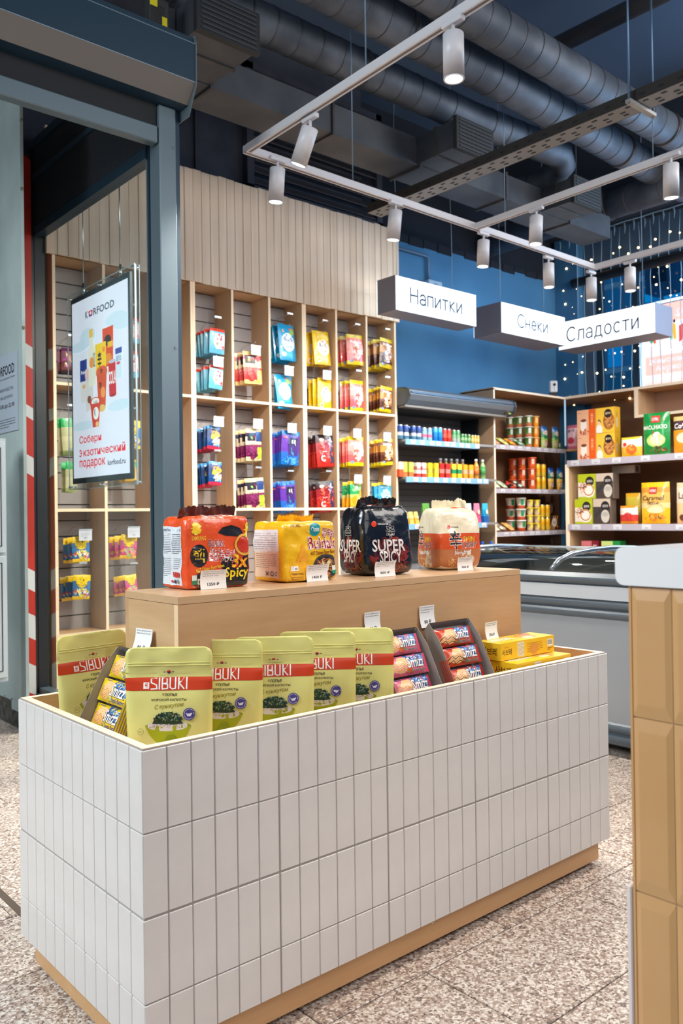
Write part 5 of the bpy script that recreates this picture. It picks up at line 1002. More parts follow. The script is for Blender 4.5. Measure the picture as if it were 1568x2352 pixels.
wbag('fruit_bag', 'yellow-green sachet standing behind the small red sachet', 1436, 1470, 1133, z3, [(214, 170, 30), (200, 180, 60), (214, 160, 30)], lambda w, h: [], .04, a=PA+.1)
wbag('pink_pouch', 'pink strawberry pouch standing alone beside the peach tea boxes', 1303, 1327, 977, 1.666, [(226, 120, 150), (236, 170, 190), (240, 200, 210), (214, 110, 140)], lambda w, h: [EE(0, h*.35, w*.3, h*.14, (200, 50, 70)), TX('딸기', -w*.3, h*.7, w*.3, h*.82, (120, 60, 80), .03)], .05, a=7.22)
wbag('egg_bag', 'small tan pouch with an egg picture behind the lime tea boxes', 1306, 1328, 1093, 1.20, [(214, 150, 90), (226, 196, 160), (200, 170, 140)], lambda w, h: [EE(0, h*.4, w*.34, h*.2, WT), EE(0, h*.42, w*.14, h*.09, (250, 190, 40))], .04, a=7.2)
obj('small_shelf', MB().box(-.0, -.26, 1.18, .48, -.002, 1.20, SHW), ws)
# security camera on top of the corner
sec = thing('security_camera', 'small white security camera standing on top of the corner shelving', 'camera', (7.08, 4.93, 2.185), YC)
obj('base', MB().box(-.05, -.02, 0, .05, .05, .012, WHITE), sec); obj('bracket', MB().box(-.035, -.012, .012, .035, .02, .05, INK), sec); bd_ = obj('body', MB().bev(-.038, -.03, .05, .038, .03, .165, WHITE, .008), sec); obj('lens', MB().tube([(.005, -.03, .125), (.005, -.036, .125)], .014, INK, 14), bd_)
for k in range(2): obj('sensor', MB().tube([(.003, -.03, .098-k*.02), (.003, -.032, .098-k*.02)], .006, mat((170, 174, 180), .4), 10), bd_)

# ================================================================ PEG HOOKS WITH HANGING SWEETS
def kd(w, h, d, cols, items): return snack(w, h, d, cols).mesh('bag'), part(w, h, d, items, .0009)
def kinds():
    K = {}
    def reg(n, w, h, cols, it, d=.022): K[n] = (w, h)+kd(w, h, d, cols, it(w, h))
    reg('straw', .125, .185, [(110, 190, 220), (100, 186, 216), (120, 196, 224), (226, 70, 50)], lambda w, h: [PP([(-w*.1, h*.18), (w*.46, h*.22), (w*.46, h*.8), (-w*.2, h*.8), (-w*.28, h*.4)], (246, 222, 220)), EE(w*.12, h*.34, w*.2, h*.14, (250, 170, 170)), EE(w*.34, h*.25, w*.1, h*.09, (226, 60, 50)), EE(w*.1, h*.66, w*.26, h*.14, (206, 40, 50)), TX('딸기', -w*.06, h*.60, w*.26, h*.72, WT, .03), EE(-w*.06, h*.36, w*.06, h*.08, (110, 150, 60))])
    reg('bear', .122, .19, [(190, 40, 70), (20, 70, 130), (16, 56, 110), (30, 130, 190)], lambda w, h: [SC_(.01, h*.62, w*.3, h*.14, ((240, 190, 60), (226, 160, 40)), 26, .018, 3, .9), EE(-w*.14, h*.5, w*.14, h*.09, (236, 200, 60)), SC_(w*.18, h*.34, w*.24, h*.16, ((240, 240, 244), (240, 140, 50), (120, 190, 226)), 30, .02, 5, .9), RR(-w*.3, h*.86, w*.1, h*.9, (200, 226, 240))])
    reg('apple', .150, .235, [(236, 200, 130), (214, 50, 40), (226, 80, 60), (236, 210, 160), (206, 60, 60), (236, 206, 140)], lambda w, h: [RR(-w*.42, h*.62, w*.1, h*.86, (40, 30, 34)), EE(-w*.22, h*.74, w*.08, h*.06, (240, 170, 40)), EE(-w*.05, h*.74, w*.08, h*.06, (220, 60, 40)), EE(-w*.12, h*.24, w*.24, h*.17, (226, 50, 36)), PP([(w*.18, h*.06), (w*.46, h*.06), (w*.46, h*.42), (w*.18, h*.42)], (244, 206, 40)), EE(w*.34, h*.24, w*.1, h*.1, (250, 220, 60)), TX('りんごと', -w*.4, h*.45, w*.2, h*.55, (110, 70, 40), .03), EE(w*.28, h*.78, w*.12, h*.1, (230, 70, 70))])
    reg('grape', .145, .225, [(226, 206, 160), (120, 30, 80), (130, 40, 90), (226, 210, 180), (50, 40, 70), (226, 200, 140)], lambda w, h: [RR(-w*.42, h*.62, w*.05, h*.86, (40, 36, 50)), EE(-w*.16, h*.74, w*.09, h*.07, (150, 200, 70)), EE(-w*.02, h*.74, w*.07, h*.06, (150, 50, 100)), SC_(-w*.12, h*.24, w*.3, h*.16, ((120, 30, 80), (150, 50, 110), (90, 20, 60)), 30, .02, 3, 1), PP([(w*.16, h*.06), (w*.46, h*.06), (w*.46, h*.42), (w*.16, h*.42)], (170, 190, 50)), SC_(w*.3, h*.24, w*.13, h*.14, ((190, 210, 70), (150, 180, 40)), 14, .018, 4, 1), PP([(w*.08, h*.6), (w*.46, h*.6), (w*.46, h*.9), (w*.08, h*.9)], (30, 60, 120)), TX('ぶどうと', -w*.4, h*.46, w*.2, h*.56, (110, 80, 50), .03)])
    reg('milk', .152, .255, [(20, 150, 200), (26, 156, 206), (30, 160, 210), (20, 150, 200)], lambda w, h: [EE(w*.02, h*.5, w*.40, h*.26, (226, 236, 240), 26), EE(-w*.24, h*.80, w*.09, h*.05, (236, 180, 170)), TX('밀크맛', -w*.26, h*.52, w*.32, h*.64, (20, 50, 130), .04), EE(w*.28, h*.80, w*.17, h*.09, (140, 190, 90)), RR(w*.14, h*.85, w*.42, h*.90, (226, 90, 80)), RR(-w*.2, h*.36, w*.26, h*.39, (120, 190, 220)), EE(w*.1, h*.46, w*.05, h*.03, (244, 190, 200)), EE(-w*.28, h*.16, w*.14, h*.06, (226, 240, 244))])
    reg('yuja', .145, .235, [(236, 190, 20), (240, 196, 20), (240, 200, 30), (236, 190, 20)], lambda w, h: [EE(w*.04, h*.5, w*.38, h*.24, (240, 236, 226), 26), TX('유자', -w*.22, h*.50, w*.30, h*.64, (50, 40, 30), .03), RR(-w*.16, h*.38, w*.24, h*.42, (236, 180, 20)), RG(-w*.26, h*.15, w*.13, w*.045, (240, 236, 226)), EE(w*.3, h*.80, w*.16, h*.08, (250, 220, 90)), EE(-w*.2, h*.8, w*.07, h*.04, (240, 200, 170)), EE(w*.04, h*.68, w*.05, h*.03, (220, 70, 50))])
    reg('berry', .130, .215, [(226, 196, 20), (226, 90, 90), (236, 120, 110), (240, 150, 140), (236, 130, 110), (230, 200, 20)], lambda w, h: [SC_(w*.14, h*.5, w*.3, h*.26, ((250, 226, 220), (244, 190, 180)), 34, .024, 3, .9), EE(-.0, h*.42, w*.2, h*.15, (226, 60, 30)), PP([(-w*.1, h*.55), (.01, h*.62), (w*.1, h*.54)], (110, 160, 60)), TX('Mallows', -w*.34, h*.70, w*.36, h*.80, WT, .04), EE(-w*.28, h*.12, w*.1, h*.05, (120, 150, 200))])
    reg('choco', .130, .215, [(226, 200, 20), (90, 44, 24), (110, 60, 30), (206, 140, 60), (150, 90, 50), (230, 204, 20)], lambda w, h: [SC_(w*.14, h*.5, w*.32, h*.28, ((240, 236, 232), (226, 210, 200), (206, 140, 60)), 40, .024, 4, .9), EE(-w*.06, h*.5, w*.14, h*.08, WT), TX('Mallows', -w*.34, h*.74, w*.36, h*.83, WT, .04), EE(-w*.28, h*.12, w*.1, h*.05, (150, 170, 210)), SC_(-w*.2, h*.3, w*.14, h*.16, ((70, 34, 20), (214, 150, 60)), 14, .02, 6, .5)])
    reg('purple', .150, .24, [(20, 110, 190), (40, 100, 190), (96, 50, 160), (100, 54, 166), (96, 50, 160), (30, 110, 190)], lambda w, h: [RR(-w*.18, h*.28, w*.36, h*.82, (70, 40, 120)), PP([(-w*.2, h*.56), (w*.38, h*.56), (w*.34, h*.8), (-w*.14, h*.8)], (30, 24, 40)), TX('블루', -w*.1, h*.58, w*.3, h*.74, WT, .05), EE(w*.08, h*.38, w*.11, h*.09, (40, 130, 160)), EE(w*.02, h*.48, w*.06, h*.04, (60, 160, 90)), SC_(0, h*.12, w*.42, h*.08, ((30, 130, 210), (20, 80, 160), (90, 170, 226)), 40, .016, 3, .9), SC_(0, h*.92, w*.42, h*.05, ((30, 130, 210), (20, 80, 160)), 20, .014, 3, .9), EE(-w*.34, h*.8, w*.1, h*.03, (226, 110, 110))])
    reg('red', .148, .235, [(180, 40, 30), (186, 44, 34), (170, 36, 34), (150, 30, 34), (60, 20, 24), (30, 20, 24)], lambda w, h: [SC_(0, h*.45, w*.44, h*.36, ((214, 60, 40), (150, 24, 24), (226, 100, 70), (120, 20, 24)), 60, .02, 5, .6), PP([(w*.22, h*.1), (w*.44, h*.12), (w*.42, h*.9), (w*.14, h*.88), (w*.2, h*.5)], (44, 50, 80)), EE(w*.3, h*.62, w*.12, h*.06, (230, 110, 110)), RG(-w*.16, h*.26, w*.15, w*.055, (236, 230, 226)), EE(-w*.2, h*.84, w*.14, h*.05, (230, 190, 180)), RR(-w*.2, h*.46, w*.06, h*.48, (230, 190, 190)), SC_(w*.28, h*.78, w*.12, h*.1, ((220, 214, 220), (180, 160, 180)), 10, .014, 3, .8)])
    reg('orangey', .135, .215, [(236, 180, 40), (240, 180, 50), (200, 200, 110), (40, 160, 90), (60, 170, 110), (226, 190, 30)], lambda w, h: [EE(w*.2, h*.24, w*.26, h*.2, (246, 200, 110)), EE(-w*.2, h*.3, w*.2, h*.16, (236, 160, 30)), EE(w*.32, h*.52, w*.12, h*.16, (240, 170, 30)), PP([(-w*.4, h*.7), (w*.4, h*.78), (w*.36, h*.66), (-w*.3, h*.6)], (150, 210, 150)), SC_(0, h*.8, w*.3, h*.05, ((230, 140, 60), WT), 10, .014, 3, .6)])
    reg('aqua', .135, .215, [(190, 190, 40), (40, 150, 200), (60, 170, 210), (50, 160, 206), (40, 150, 200), (226, 206, 40)], lambda w, h: [EE(w*.02, h*.56, w*.24, h*.18, (170, 200, 190)), SC_(w*.05, h*.4, w*.34, h*.26, ((226, 230, 240), (120, 120, 190), (200, 210, 140), (150, 200, 226)), 36, .02, 6, .9), RR(-w*.36, h*.76, w*.3, h*.82, (120, 200, 214))])
    def jl(a, b_, c_): return lambda w, h: [EE(0, h*.72, w*.34, h*.24, (246, 206, 20), 24), EE(-w*.1, h*.78, w*.03, h*.05, (60, 50, 30)), EE(w*.08, h*.79, w*.03, h*.05, (60, 50, 30)), TX('JELLYCIOUS', -w*.32, h*.54, w*.32, h*.62, (80, 80, 60), .04), SC_(0, h*.28, w*.4, h*.16, (a, b_, c_), 40, .02, 7, .8)]
    reg('jblue', .130, .20, [(246, 200, 20), (50, 100, 160), (60, 120, 180), (70, 120, 170), (246, 206, 20), (246, 206, 20)], jl((226, 236, 240), (200, 90, 70), (230, 220, 60)))
    reg('jpink', .130, .20, [(246, 190, 20), (206, 30, 110), (214, 60, 130), (206, 90, 150), (246, 206, 20), (246, 206, 20)], jl((226, 130, 190), (240, 160, 50), (140, 200, 120)))
    reg('mint', .12, .33, [(150, 160, 100), (200, 196, 150), (210, 204, 160), (190, 190, 140), (30, 170, 80), (20, 180, 90)], lambda w, h: [])
    reg('plum', .12, .2, [(60, 40, 40), (130, 60, 60), (150, 90, 110), (110, 30, 90)], lambda w, h: [SC_(0, h*.5, w*.4, h*.3, ((180, 60, 140), (210, 150, 60), (90, 40, 60)), 24, .02, 5, .8)])
    return K
KK = kinds()
DESC = dict(straw='red and light-blue strawberry candy bag', bear='navy snack-biscuit bag', apple='red and yellow fruit jelly bag', grape='purple and green grape jelly bag', milk='bright cyan milk candy bag', yuja='yellow citron candy bag', berry='pink and yellow strawberry marshmallow bag', choco='brown and yellow chocolate marshmallow bag',
            purple='violet and blue berry candy bag', red='glossy dark red candy bag', orangey='green and orange marshmallow bag', aqua='aqua blue marshmallow bag', jblue='yellow and blue jelly bag', jpink='yellow and pink jelly bag', mint='tall mint-green topped bag', plum='magenta and brown bag')
COLN = ['leftmost', 'second', 'third', 'fourth', 'fifth', 'sixth', 'seventh', 'eighth', 'rightmost']
HK = 4.872
stacks = [  # column, print, px centre, y top, y bottom, count, price tag x0,y0 or None, row words
 (3, 'straw', 495, 755, 812, 5, None, 'top hook'), (3, 'straw', 492, 840, 893, 5, (489, 818), 'second hook'), (3, 'bear', 491, 978, 1032, 6, (490, 956), 'third hook'), (3, 'bear', 494, 1060, 1114, 6, None, 'fourth hook'),
 (4, 'apple', 582, 808, 882, 3, (576, 792), 'upper hook'), (4, 'grape', 581, 985, 1058, 4, (581, 962), 'middle hook'), (4, 'grape', 588, 1098, 1167, 4, None, 'lower hook'),
 (5, 'milk', 660, 745, 828, 4, None, 'top hook'), (5, 'milk', 656, 860, 938, 2, (653, 840), 'second hook'), (5, 'purple', 664, 990, 1068, 6, (660, 972), 'third hook'), (5, 'purple', 662, 1105, 1175, 4, None, 'fourth hook'),
 (6, 'yuja', 741, 760, 838, 3, None, 'top hook'), (6, 'yuja', 745, 870, 943, 3, (741, 850), 'second hook'), (6, 'red', 748, 998, 1072, 4, (742, 978), 'third hook'), (6, 'red', 749, 1105, 1175, 4, None, 'fourth hook'),
 (7, 'berry', 815, 768, 838, 4, None, 'top hook'), (7, 'berry', 818, 874, 945, 3, None, 'second hook'), (7, 'berry', 815, 1003, 1070, 4, (811, 985), 'third hook'), (7, 'orangey', 816, 1105, 1165, 3, (813, 1090), 'fourth hook'),
 (8, 'choco', 884, 778, 845, 5, None, 'top hook'), (8, 'choco', 884, 888, 946, 5, None, 'second hook'), (8, 'choco', 886, 1008, 1068, 5, (880, 993), 'third hook'), (8, 'aqua', 882, 1108, 1160, 3, (880, 1093), 'fourth hook'),
 (0, 'jblue', 186, 1232, 1290, 4, (181, 1216), 'upper hook behind the glass'), (0, 'jblue', 186, 1320, 1376, 5, None, 'lower hook behind the glass'), (1, 'jpink', 292, 1228, 1282, 4, (293, 1210), 'upper hook behind the glass'), (1, 'jpink', 302, 1320, 1366, 5, None, 'lower hook behind the glass'),
 (0, 'plum', 160, 800, 858, 2, None, 'top hook behind the poster'), (0, 'mint', 160, 960, 1045, 2, None, 'middle hook behind the poster'), (0, 'mint', 162, 1060, 1130, 2, None, 'low hook behind the poster'),
 (1, 'straw', 300, 728, 785, 3, None, 'top hook behind the poster'), (1, 'straw', 300, 805, 865, 3, None, 'second hook behind the poster'), (1, 'jblue', 300, 965, 1030, 3, None, 'third hook behind the poster'), (1, 'orangey', 302, 1055, 1105, 3, None, 'fourth hook behind the poster')]
rs = random.Random(11); HM = {}
for ci, (col, kn, cx_, y0, y1, n, tg, words) in enumerate(stacks):
    w0, h0, me, pr = KK[kn]; top = on_b(cx_, y0, HK); bot = on_b(cx_, y1, HK); hh = top.z-bot.z; s = hh/h0
    cw = COLN[col]
    hk = thing('peg_hook', f'wire peg hook, {words} of the {cw} cubby column'.replace('behind the glass of', 'of').replace('behind the poster of', 'of'), 'hook', (top.x, HK, top.z-.012)); zt = .085 if tg is None else .075
    obj('prong', MB().tube([(0, .195, .0), (0, -.02, 0), (0, -.028, .008)], .0022, CHROME, 6), hk); obj('tag_arm', MB().tube([(0, .195, .03), (0, .12, zt-.01), (0, -.03, zt)], .0018, CHROME, 6), hk)
    if tg:
        q_ = on_b(tg[0], tg[1], HK-.035); ph = MB().box(q_.x-top.x, -.0365, q_.z-top.z-.068+.012, q_.x-top.x+.082, -.035, q_.z-top.z+.012, TAGW); obj('price_tag', ph, hk)
        obj('tag_clip', MB().box(q_.x-top.x, -.0385, q_.z-top.z+.004, q_.x-top.x+.084, -.034, q_.z-top.z+.014, mat((210, 214, 220), .15, .4)), hk)
        obj('tag_print', art(LN(0, .024, .06, .05, (150, 150, 154), 3, ci+2, .25)+[TX('180 ₽', .022, .012, .042, .020, (90, 90, 94), .03)], lambda x, y, l: (q_.x-top.x+.01+x, -.0366-l, q_.z-top.z-.056+y), eps=.0004), hk)
    else: obj('tag_holder', MB().box(-.026, -.034, zt-.006, .026, -.03, zt+.006, mat((220, 224, 230), .12, .5)), hk)
    for i in range(n-1, -1, -1):
        t = thing('candy_bag', f'{DESC[kn]}, {ORD[i]} on the {words.replace(" behind the glass", "").replace(" behind the poster", "")}, {cw} cubby column', 'candy bag', (top.x+rs.uniform(-.006, .006)-(.012*i if n < 4 else .004*i), HK+.033*i*(1 if n < 6 else .85), bot.z-.004*i))
        t.rotation_euler = (rs.uniform(-.08, .05), rs.uniform(-.09, .07), rs.uniform(-.16, .22)); t.scale = (s*1.12, s*1.1, s)
        obj('bag_body', me, t); obj('print', pr, t)

# ================================================================ LIGHTBOX SIGNS
LBF = bpy.data.materials.new('lightbox_face'); LBF.use_nodes = True; b_ = LBF.node_tree.nodes['Principled BSDF']; b_.inputs['Base Color'].default_value = C(240, 246, 252); b_.inputs['Emission Color'].default_value = (.88, .95, 1, 1); b_.inputs['Emission Strength'].default_value = 1.15
LBR = mat((224, 240, 255), .5, emit=3.0, name='rear_lightbox_face'); SB = mat((122, 122, 136), .5); LET = (2, 46, 80)
def arc(cx, cy, rx, ry, a0, a1, n=12): return [(cx+rx*math.cos(math.radians(a0+(a1-a0)*i/n)), cy+ry*math.sin(math.radians(a0+(a1-a0)*i/n))) for i in range(n+1)]
GL = {'Н': (.62, [[(0, 0), (0, 1)], [(.62, 0), (.62, 1)], [(0, .52), (.62, .52)]]), 'С': (.66, [arc(.38, .5, .38, .5, 45, 315, 18)]), 'а': (.46, [[(.46, 0), (.46, .5)]+arc(.24, .48, .22, .22, 0, 160, 8), arc(.22, .19, .22, .19, 60, 300, 12)+[(.46, .12)], [(.33, .36), (.46, .38)]]),
      'п': (.46, [[(0, 0), (0, .7), (.46, .7), (.46, 0)]]), 'и': (.46, [[(0, .7), (0, 0), (.46, .7), (.46, 0)]]), 'т': (.48, [[(0, .7), (.48, .7)], [(.24, .7), (.24, 0)]]), 'к': (.42, [[(0, 0), (0, .7)], [(.40, .7), (.03, .36), (.42, 0)]]),
      'н': (.46, [[(0, 0), (0, .7)], [(.46, 0), (.46, .7)], [(0, .36), (.46, .36)]]), 'е': (.48, [[(.02, .36), (.47, .36)]+arc(.24, .35, .23, .35, 0, 320, 18)]), 'л': (.5, [[(0, 0), (.08, .04), (.13, .7), (.5, .7), (.5, 0)]]),
      'д': (.58, [[(0, -.16), (0, 0), (.58, 0), (.58, -.16)], [(.08, 0), (.17, .7), (.48, .7), (.48, 0)]]), 'о': (.5, [arc(.25, .35, .25, .35, 0, 360, 20)]), 'с': (.45, [arc(.25, .35, .25, .35, 50, 310, 16)])}
def thin_text(s_, x0, y0, x1, y1, w_, c):
    tot = sum(GL[ch][0] for ch in s_)+.22*(len(s_)-1); kx = (x1-x0)/tot; ky = y1-y0; out = []; x = x0
    for ch in s_:
        for pl_ in GL[ch][1]: out += stroke([(x+p[0]*kx, y0+p[1]*ky) for p in pl_], w_, c)
        x += (GL[ch][0]+.22)*kx
    return out
for nm, x, y, L_, face, T_, tx, lab in (('lightbox_sign', 4.39, 4.425, .92, 'b', .30, (.17, .80), 'Напитки'), ('lightbox_sign', 5.64, 4.43, .92, 'b', .30, (.24, .70), 'Снеки'), ('lightbox_sign', 6.70, 4.60, .97, 'a', .30, (.10, .84), 'Сладости')):
    w_ = {'Напитки': 'drinks', 'Снеки': 'snacks', 'Сладости': 'sweets'}[lab]
    t = thing(nm, f'hanging white lightbox sign lettered {lab} ({w_})', 'sign', (x, y, 2.555)); hh = .262
    if face == 'b': obj('box_body', MB().bev(0, .004, 0, L_, T_ if lab == 'Снеки' else .2, hh, SB, .002), t); obj('lit_face', MB().box(.004, 0, .004, L_-.004, .004, hh-.004, LBF), t); T2 = T_ if lab == 'Снеки' else .2; obj('rear_lit_face', MB().box(.004, T2, .004, L_-.004, T2+.004, hh-.004, LBR), t); su = lambda a, c, l: (a, -l, c)
    else: obj('box_body', MB().bev(.004, -L_, 0, .3, 0, hh, SB, .002), t); obj('lit_face', MB().box(0, -L_+.004, .004, .004, -.004, hh-.004, LBF), t); su = lambda a, c, l: (-l, -a, c)
    obj('lettering', art(thin_text(lab, L_*tx[0], hh*(.30 if lab != 'Сладости' else .26), L_*tx[1], hh*(.72 if lab != 'Сладости' else .74), 0.012, LET), su, eps=.002), t)
    for q_ in (.12, .8): 
        p_ = (L_*q_, .1, hh) if face == 'b' else (.15, -L_*q_, hh); cd_ = [Vector(p_)+Vector((.02*math.sin(k*1.1), .01*math.sin(k), k*(4.6-2.555-hh)/7)) for k in range(8)]
        obj('suspension_cable', MB().tube(cd_, .0022, mat((150, 170, 190), .5), 6), t)

# ================================================================ TRACKS AND SPOTLIGHTS
TW = mat((206, 204, 208), .4); TS = mat((120, 108, 104), .5); ZTk = 2.9
def track(label, a, b):
    t = thing('light_track', label, 'light track', (a[0], a[1], ZTk)); d = Vector((b[0]-a[0], b[1]-a[1], 0)); L_ = d.length; t.rotation_euler = (0, 0, math.atan2(d.y, d.x))
    obj('rail', MB().box(0, -.018, 0, L_, .018, .034, TW), t)
    for y in (-.0165, .0075): obj('lip', MB().box(.0, y, -.004, L_, y+.009, 0, TW), t)
    obj('slot', MB().box(0, -.0075, -.001, L_, .0075, .001, TS), t); return t
track('white light track running from the rear corner towards the camera', (2.465, 3.535), (2.37, .6)); track('long white light track parallel to the cubby shelving', (2.45, 3.55), (5.72, 3.58))
track('white light track joining the long track midway, heading right', (4.285, 3.55), (4.22, .9)); track('white light track along the far window side', (5.70, 3.56), (5.64, 1.4))
for x, y, wn in ((2.42, 2.6, 'nearest'), (3.2, 3.56, 'left part of the long'), (4.6, 3.57, 'right part of the long'), (4.25, 2.3, 'joining'), (5.67, 2.6, 'far window-side')): tag(obj('track_wire', MB().tube([(x, y, ZTk+.034), (x, y, 4.6)], .003, mat((120, 140, 160), .4, .5), 6)), f'thin steel wire from the ceiling holding the {wn} white track', 'wire', 'suspension wires of the light tracks')
LENS = mat((255, 250, 244), .3, emit=7, name='lamp_lens')
hm = MB().lathe([(.0395, -.17), (.040, -.172), (.040, -.004), (.036, 0)], TW, 26); HM_ = hm.mesh('lamp_body'); LM_ = MB().lathe([(.0335, -.1735), (.0335, -.168)], LENS, 22).mesh('lamp_lens'); RM_ = MB().lathe([(.034, -.170), (.040, -.172), (.0395, -.175), (.034, -.1735)], TW, 26).mesh('lamp_rim')
def track_spot(label, ax, ay, tx_, ty_, power, tilt=0, head=0, col=(1, .93, .84), ang=62):
    p = on_z(ax, ay, ZTk) if ax > 0 else Vector((tx_, ty_, ZTk)); t = thing('track_spotlight', label, 'spotlight', (p.x, p.y, ZTk))
    ad = MB().bev(-.05, -.014, -.022, .05, .014, -.001, TW, .003) if ty_ == 'u' else MB().bev(-.014, -.05, -.022, .014, .05, -.001, TW, .003); obj('adapter', ad, t)
    obj('stem', MB().tube([(0, 0, -.02), (0, 0, -.062)], .007, TW, 10), t)
    def pv(me, n_, par=t):
        o = obj(n_, me, par, (0, 0, -.055)); o.rotation_euler = (tilt, 0, head) if par is t else (0, 0, 0)
        if par is not t: o.location = (0, 0, 0)
        return o
    hd = pv(HM_, 'lamp_body'); pv(LM_, 'lamp_lens', hd); pv(RM_, 'lamp_rim', hd)
    l = bpy.data.lights.new('spot', 'SPOT'); l.energy = power; l.spot_size = math.radians(ang); l.spot_blend = .7; l.color = col; l.shadow_soft_size = .03; o = bpy.data.objects.new('lamp_light', l); COL.objects.link(o); o.parent = hd; o.location = (0, 0, -.182)
    return t
SPW = 80
track_spot('nearest and largest white cylinder spotlight at top centre', 1040, 44, 0, 0, SPW)
track_spot('white cylinder spotlight tilted towards the entrance, left of centre', 712, 266, 0, 0, SPW*1.4, .42, .3, ang=110)
track_spot('white cylinder spotlight just right of the rear track corner', 637, 362, 0, 'u', SPW*1.9, .12, 0, ang=160)
track_spot('white cylinder spotlight over the right end of the plank cladding', 908, 462, 0, 'u', SPW*1.9, .15, 0, ang=160)
track_spot('white cylinder spotlight just right of the middle track junction', 1110, 533, 0, 'u', SPW*1.5, .06, 0, ang=158)
track_spot('white cylinder spotlight on the joining track, left of two', 1231, 476, 0, 0, SPW, .05, 1)
track_spot('white cylinder spotlight above the snacks lightbox', 1259, 588, 0, 'u', SPW*1.5, ang=158)
track_spot('white cylinder spotlight at the far corner of the tracks', 1357, 622, 0, 'u', SPW*1.3, ang=158)
track_spot('farthest white cylinder spotlight, in front of the window', 1446, 598, 0, 0, SPW)
track_spot('white cylinder spotlight at the right edge of the photo', 1540, 352, 0, 0, SPW, .12, -1)
# small things on the blue wall
sp_ = thing('wall_speaker', 'small pale box speaker on the blue wall above the drinks lightbox', 'speaker', (5.62, 5.15, 3.0)); obj('case', MB().bev(-.09, 0, 0, .09, .1, .15, mat((150, 180, 210), .4), .006), sp_); obj('cone', MB().tube([(0, 0, .075), (0, -.003, .075)], .05, mat((110, 140, 170), .5), 18), sp_)
tag(obj('wall_pipe', MB().tube([(4.9, 5.22, 3.38), (5.58, 5.22, 3.38), (5.6, 5.22, 3.36), (5.6, 5.22, 3.15)], .014, mat((90, 120, 150), .5), 8)), 'thin conduit bending down to the speaker on the blue wall', 'pipe')

# ================================================================ POSTER SCREEN BEHIND THE GLASS PARTITION
pa = 1.935; TLp, BRp = on_a(156, 684, pa), on_a(316, 1112, pa); PWd, PHt = TLp.y-BRp.y, TLp.z-BRp.z
po_ = thing('poster_screen', 'backlit advertising poster in a clear acrylic frame hanging behind the glass partition', 'poster', (pa, TLp.y, BRp.z))
for x in (-.004, .022): obj('acrylic_sheet', MB().add([(x, -PWd, 0), (x, 0, 0), (x, 0, PHt), (x, -PWd, PHt)], [(0, 1, 2, 3)], ACRY), po_)
obj('acrylic_edge', MB().box(-.005, -PWd-.003, 0, .004, -PWd, PHt, mat((176, 192, 202), .2, .2)).box(.019, -PWd-.003, 0, .0235, -PWd, PHt, mat((120, 136, 146), .2, .2)).box(-.005, -PWd, PHt, .0, 0, PHt+.003, mat((200, 220, 226), .15, .2)).box(-.005, -PWd, -.003, .0, 0, 0, mat((190, 210, 214), .15, .2)).box(-.005, 0, 0, 0, .003, PHt, mat((170, 190, 200), .2)), po_)
mx0, mx1, mz0, mz1 = .03, PWd-.065, .05, PHt-.045
obj('dark_frame', MB().box(.004, -mx1-.0, mz0-.02, .018, -mx0+.0, mz1+.025, mat((52, 66, 78), .4)), po_)
sx, sz = mx0+.018, mz0+.01; SWd, SHt = mx1-mx0-.04, mz1-mz0-.015
scm = MB().box(.002, -sx-SWd, sz, .004, -sx, sz+SHt, mat((222, 224, 240), .4, emit=1.12)); obj('screen', scm, po_)
def U(x, y): return (sx+x*SWd, sz+y*SHt)
def pr_(x0, y0, x1, y1, c): a, b = U(x0, y0), U(x1, y1); return RR(a[0], a[1], b[0], b[1], c)
def pe(x, y, rx, ry, c, n=22): e = EE(*U(x, y), rx*SWd, ry*SHt, c, n); return ('P', [(min(max(p[0], sx+.001), sx+SWd-.001), p[1]) for p in e[1]], c)
def pt(s, x0, y0, x1, y1, c, bold=.0, **k): a, b = U(x0, y0), U(x1, y1); return TX(s, a[0], a[1], b[0], b[1], c, bold, **k)
def pq(pts, c): return PP([U(*p) for p in pts], c)
CLD = (206, 224, 240); PKD = (214, 50, 62); NV = (50, 66, 80)
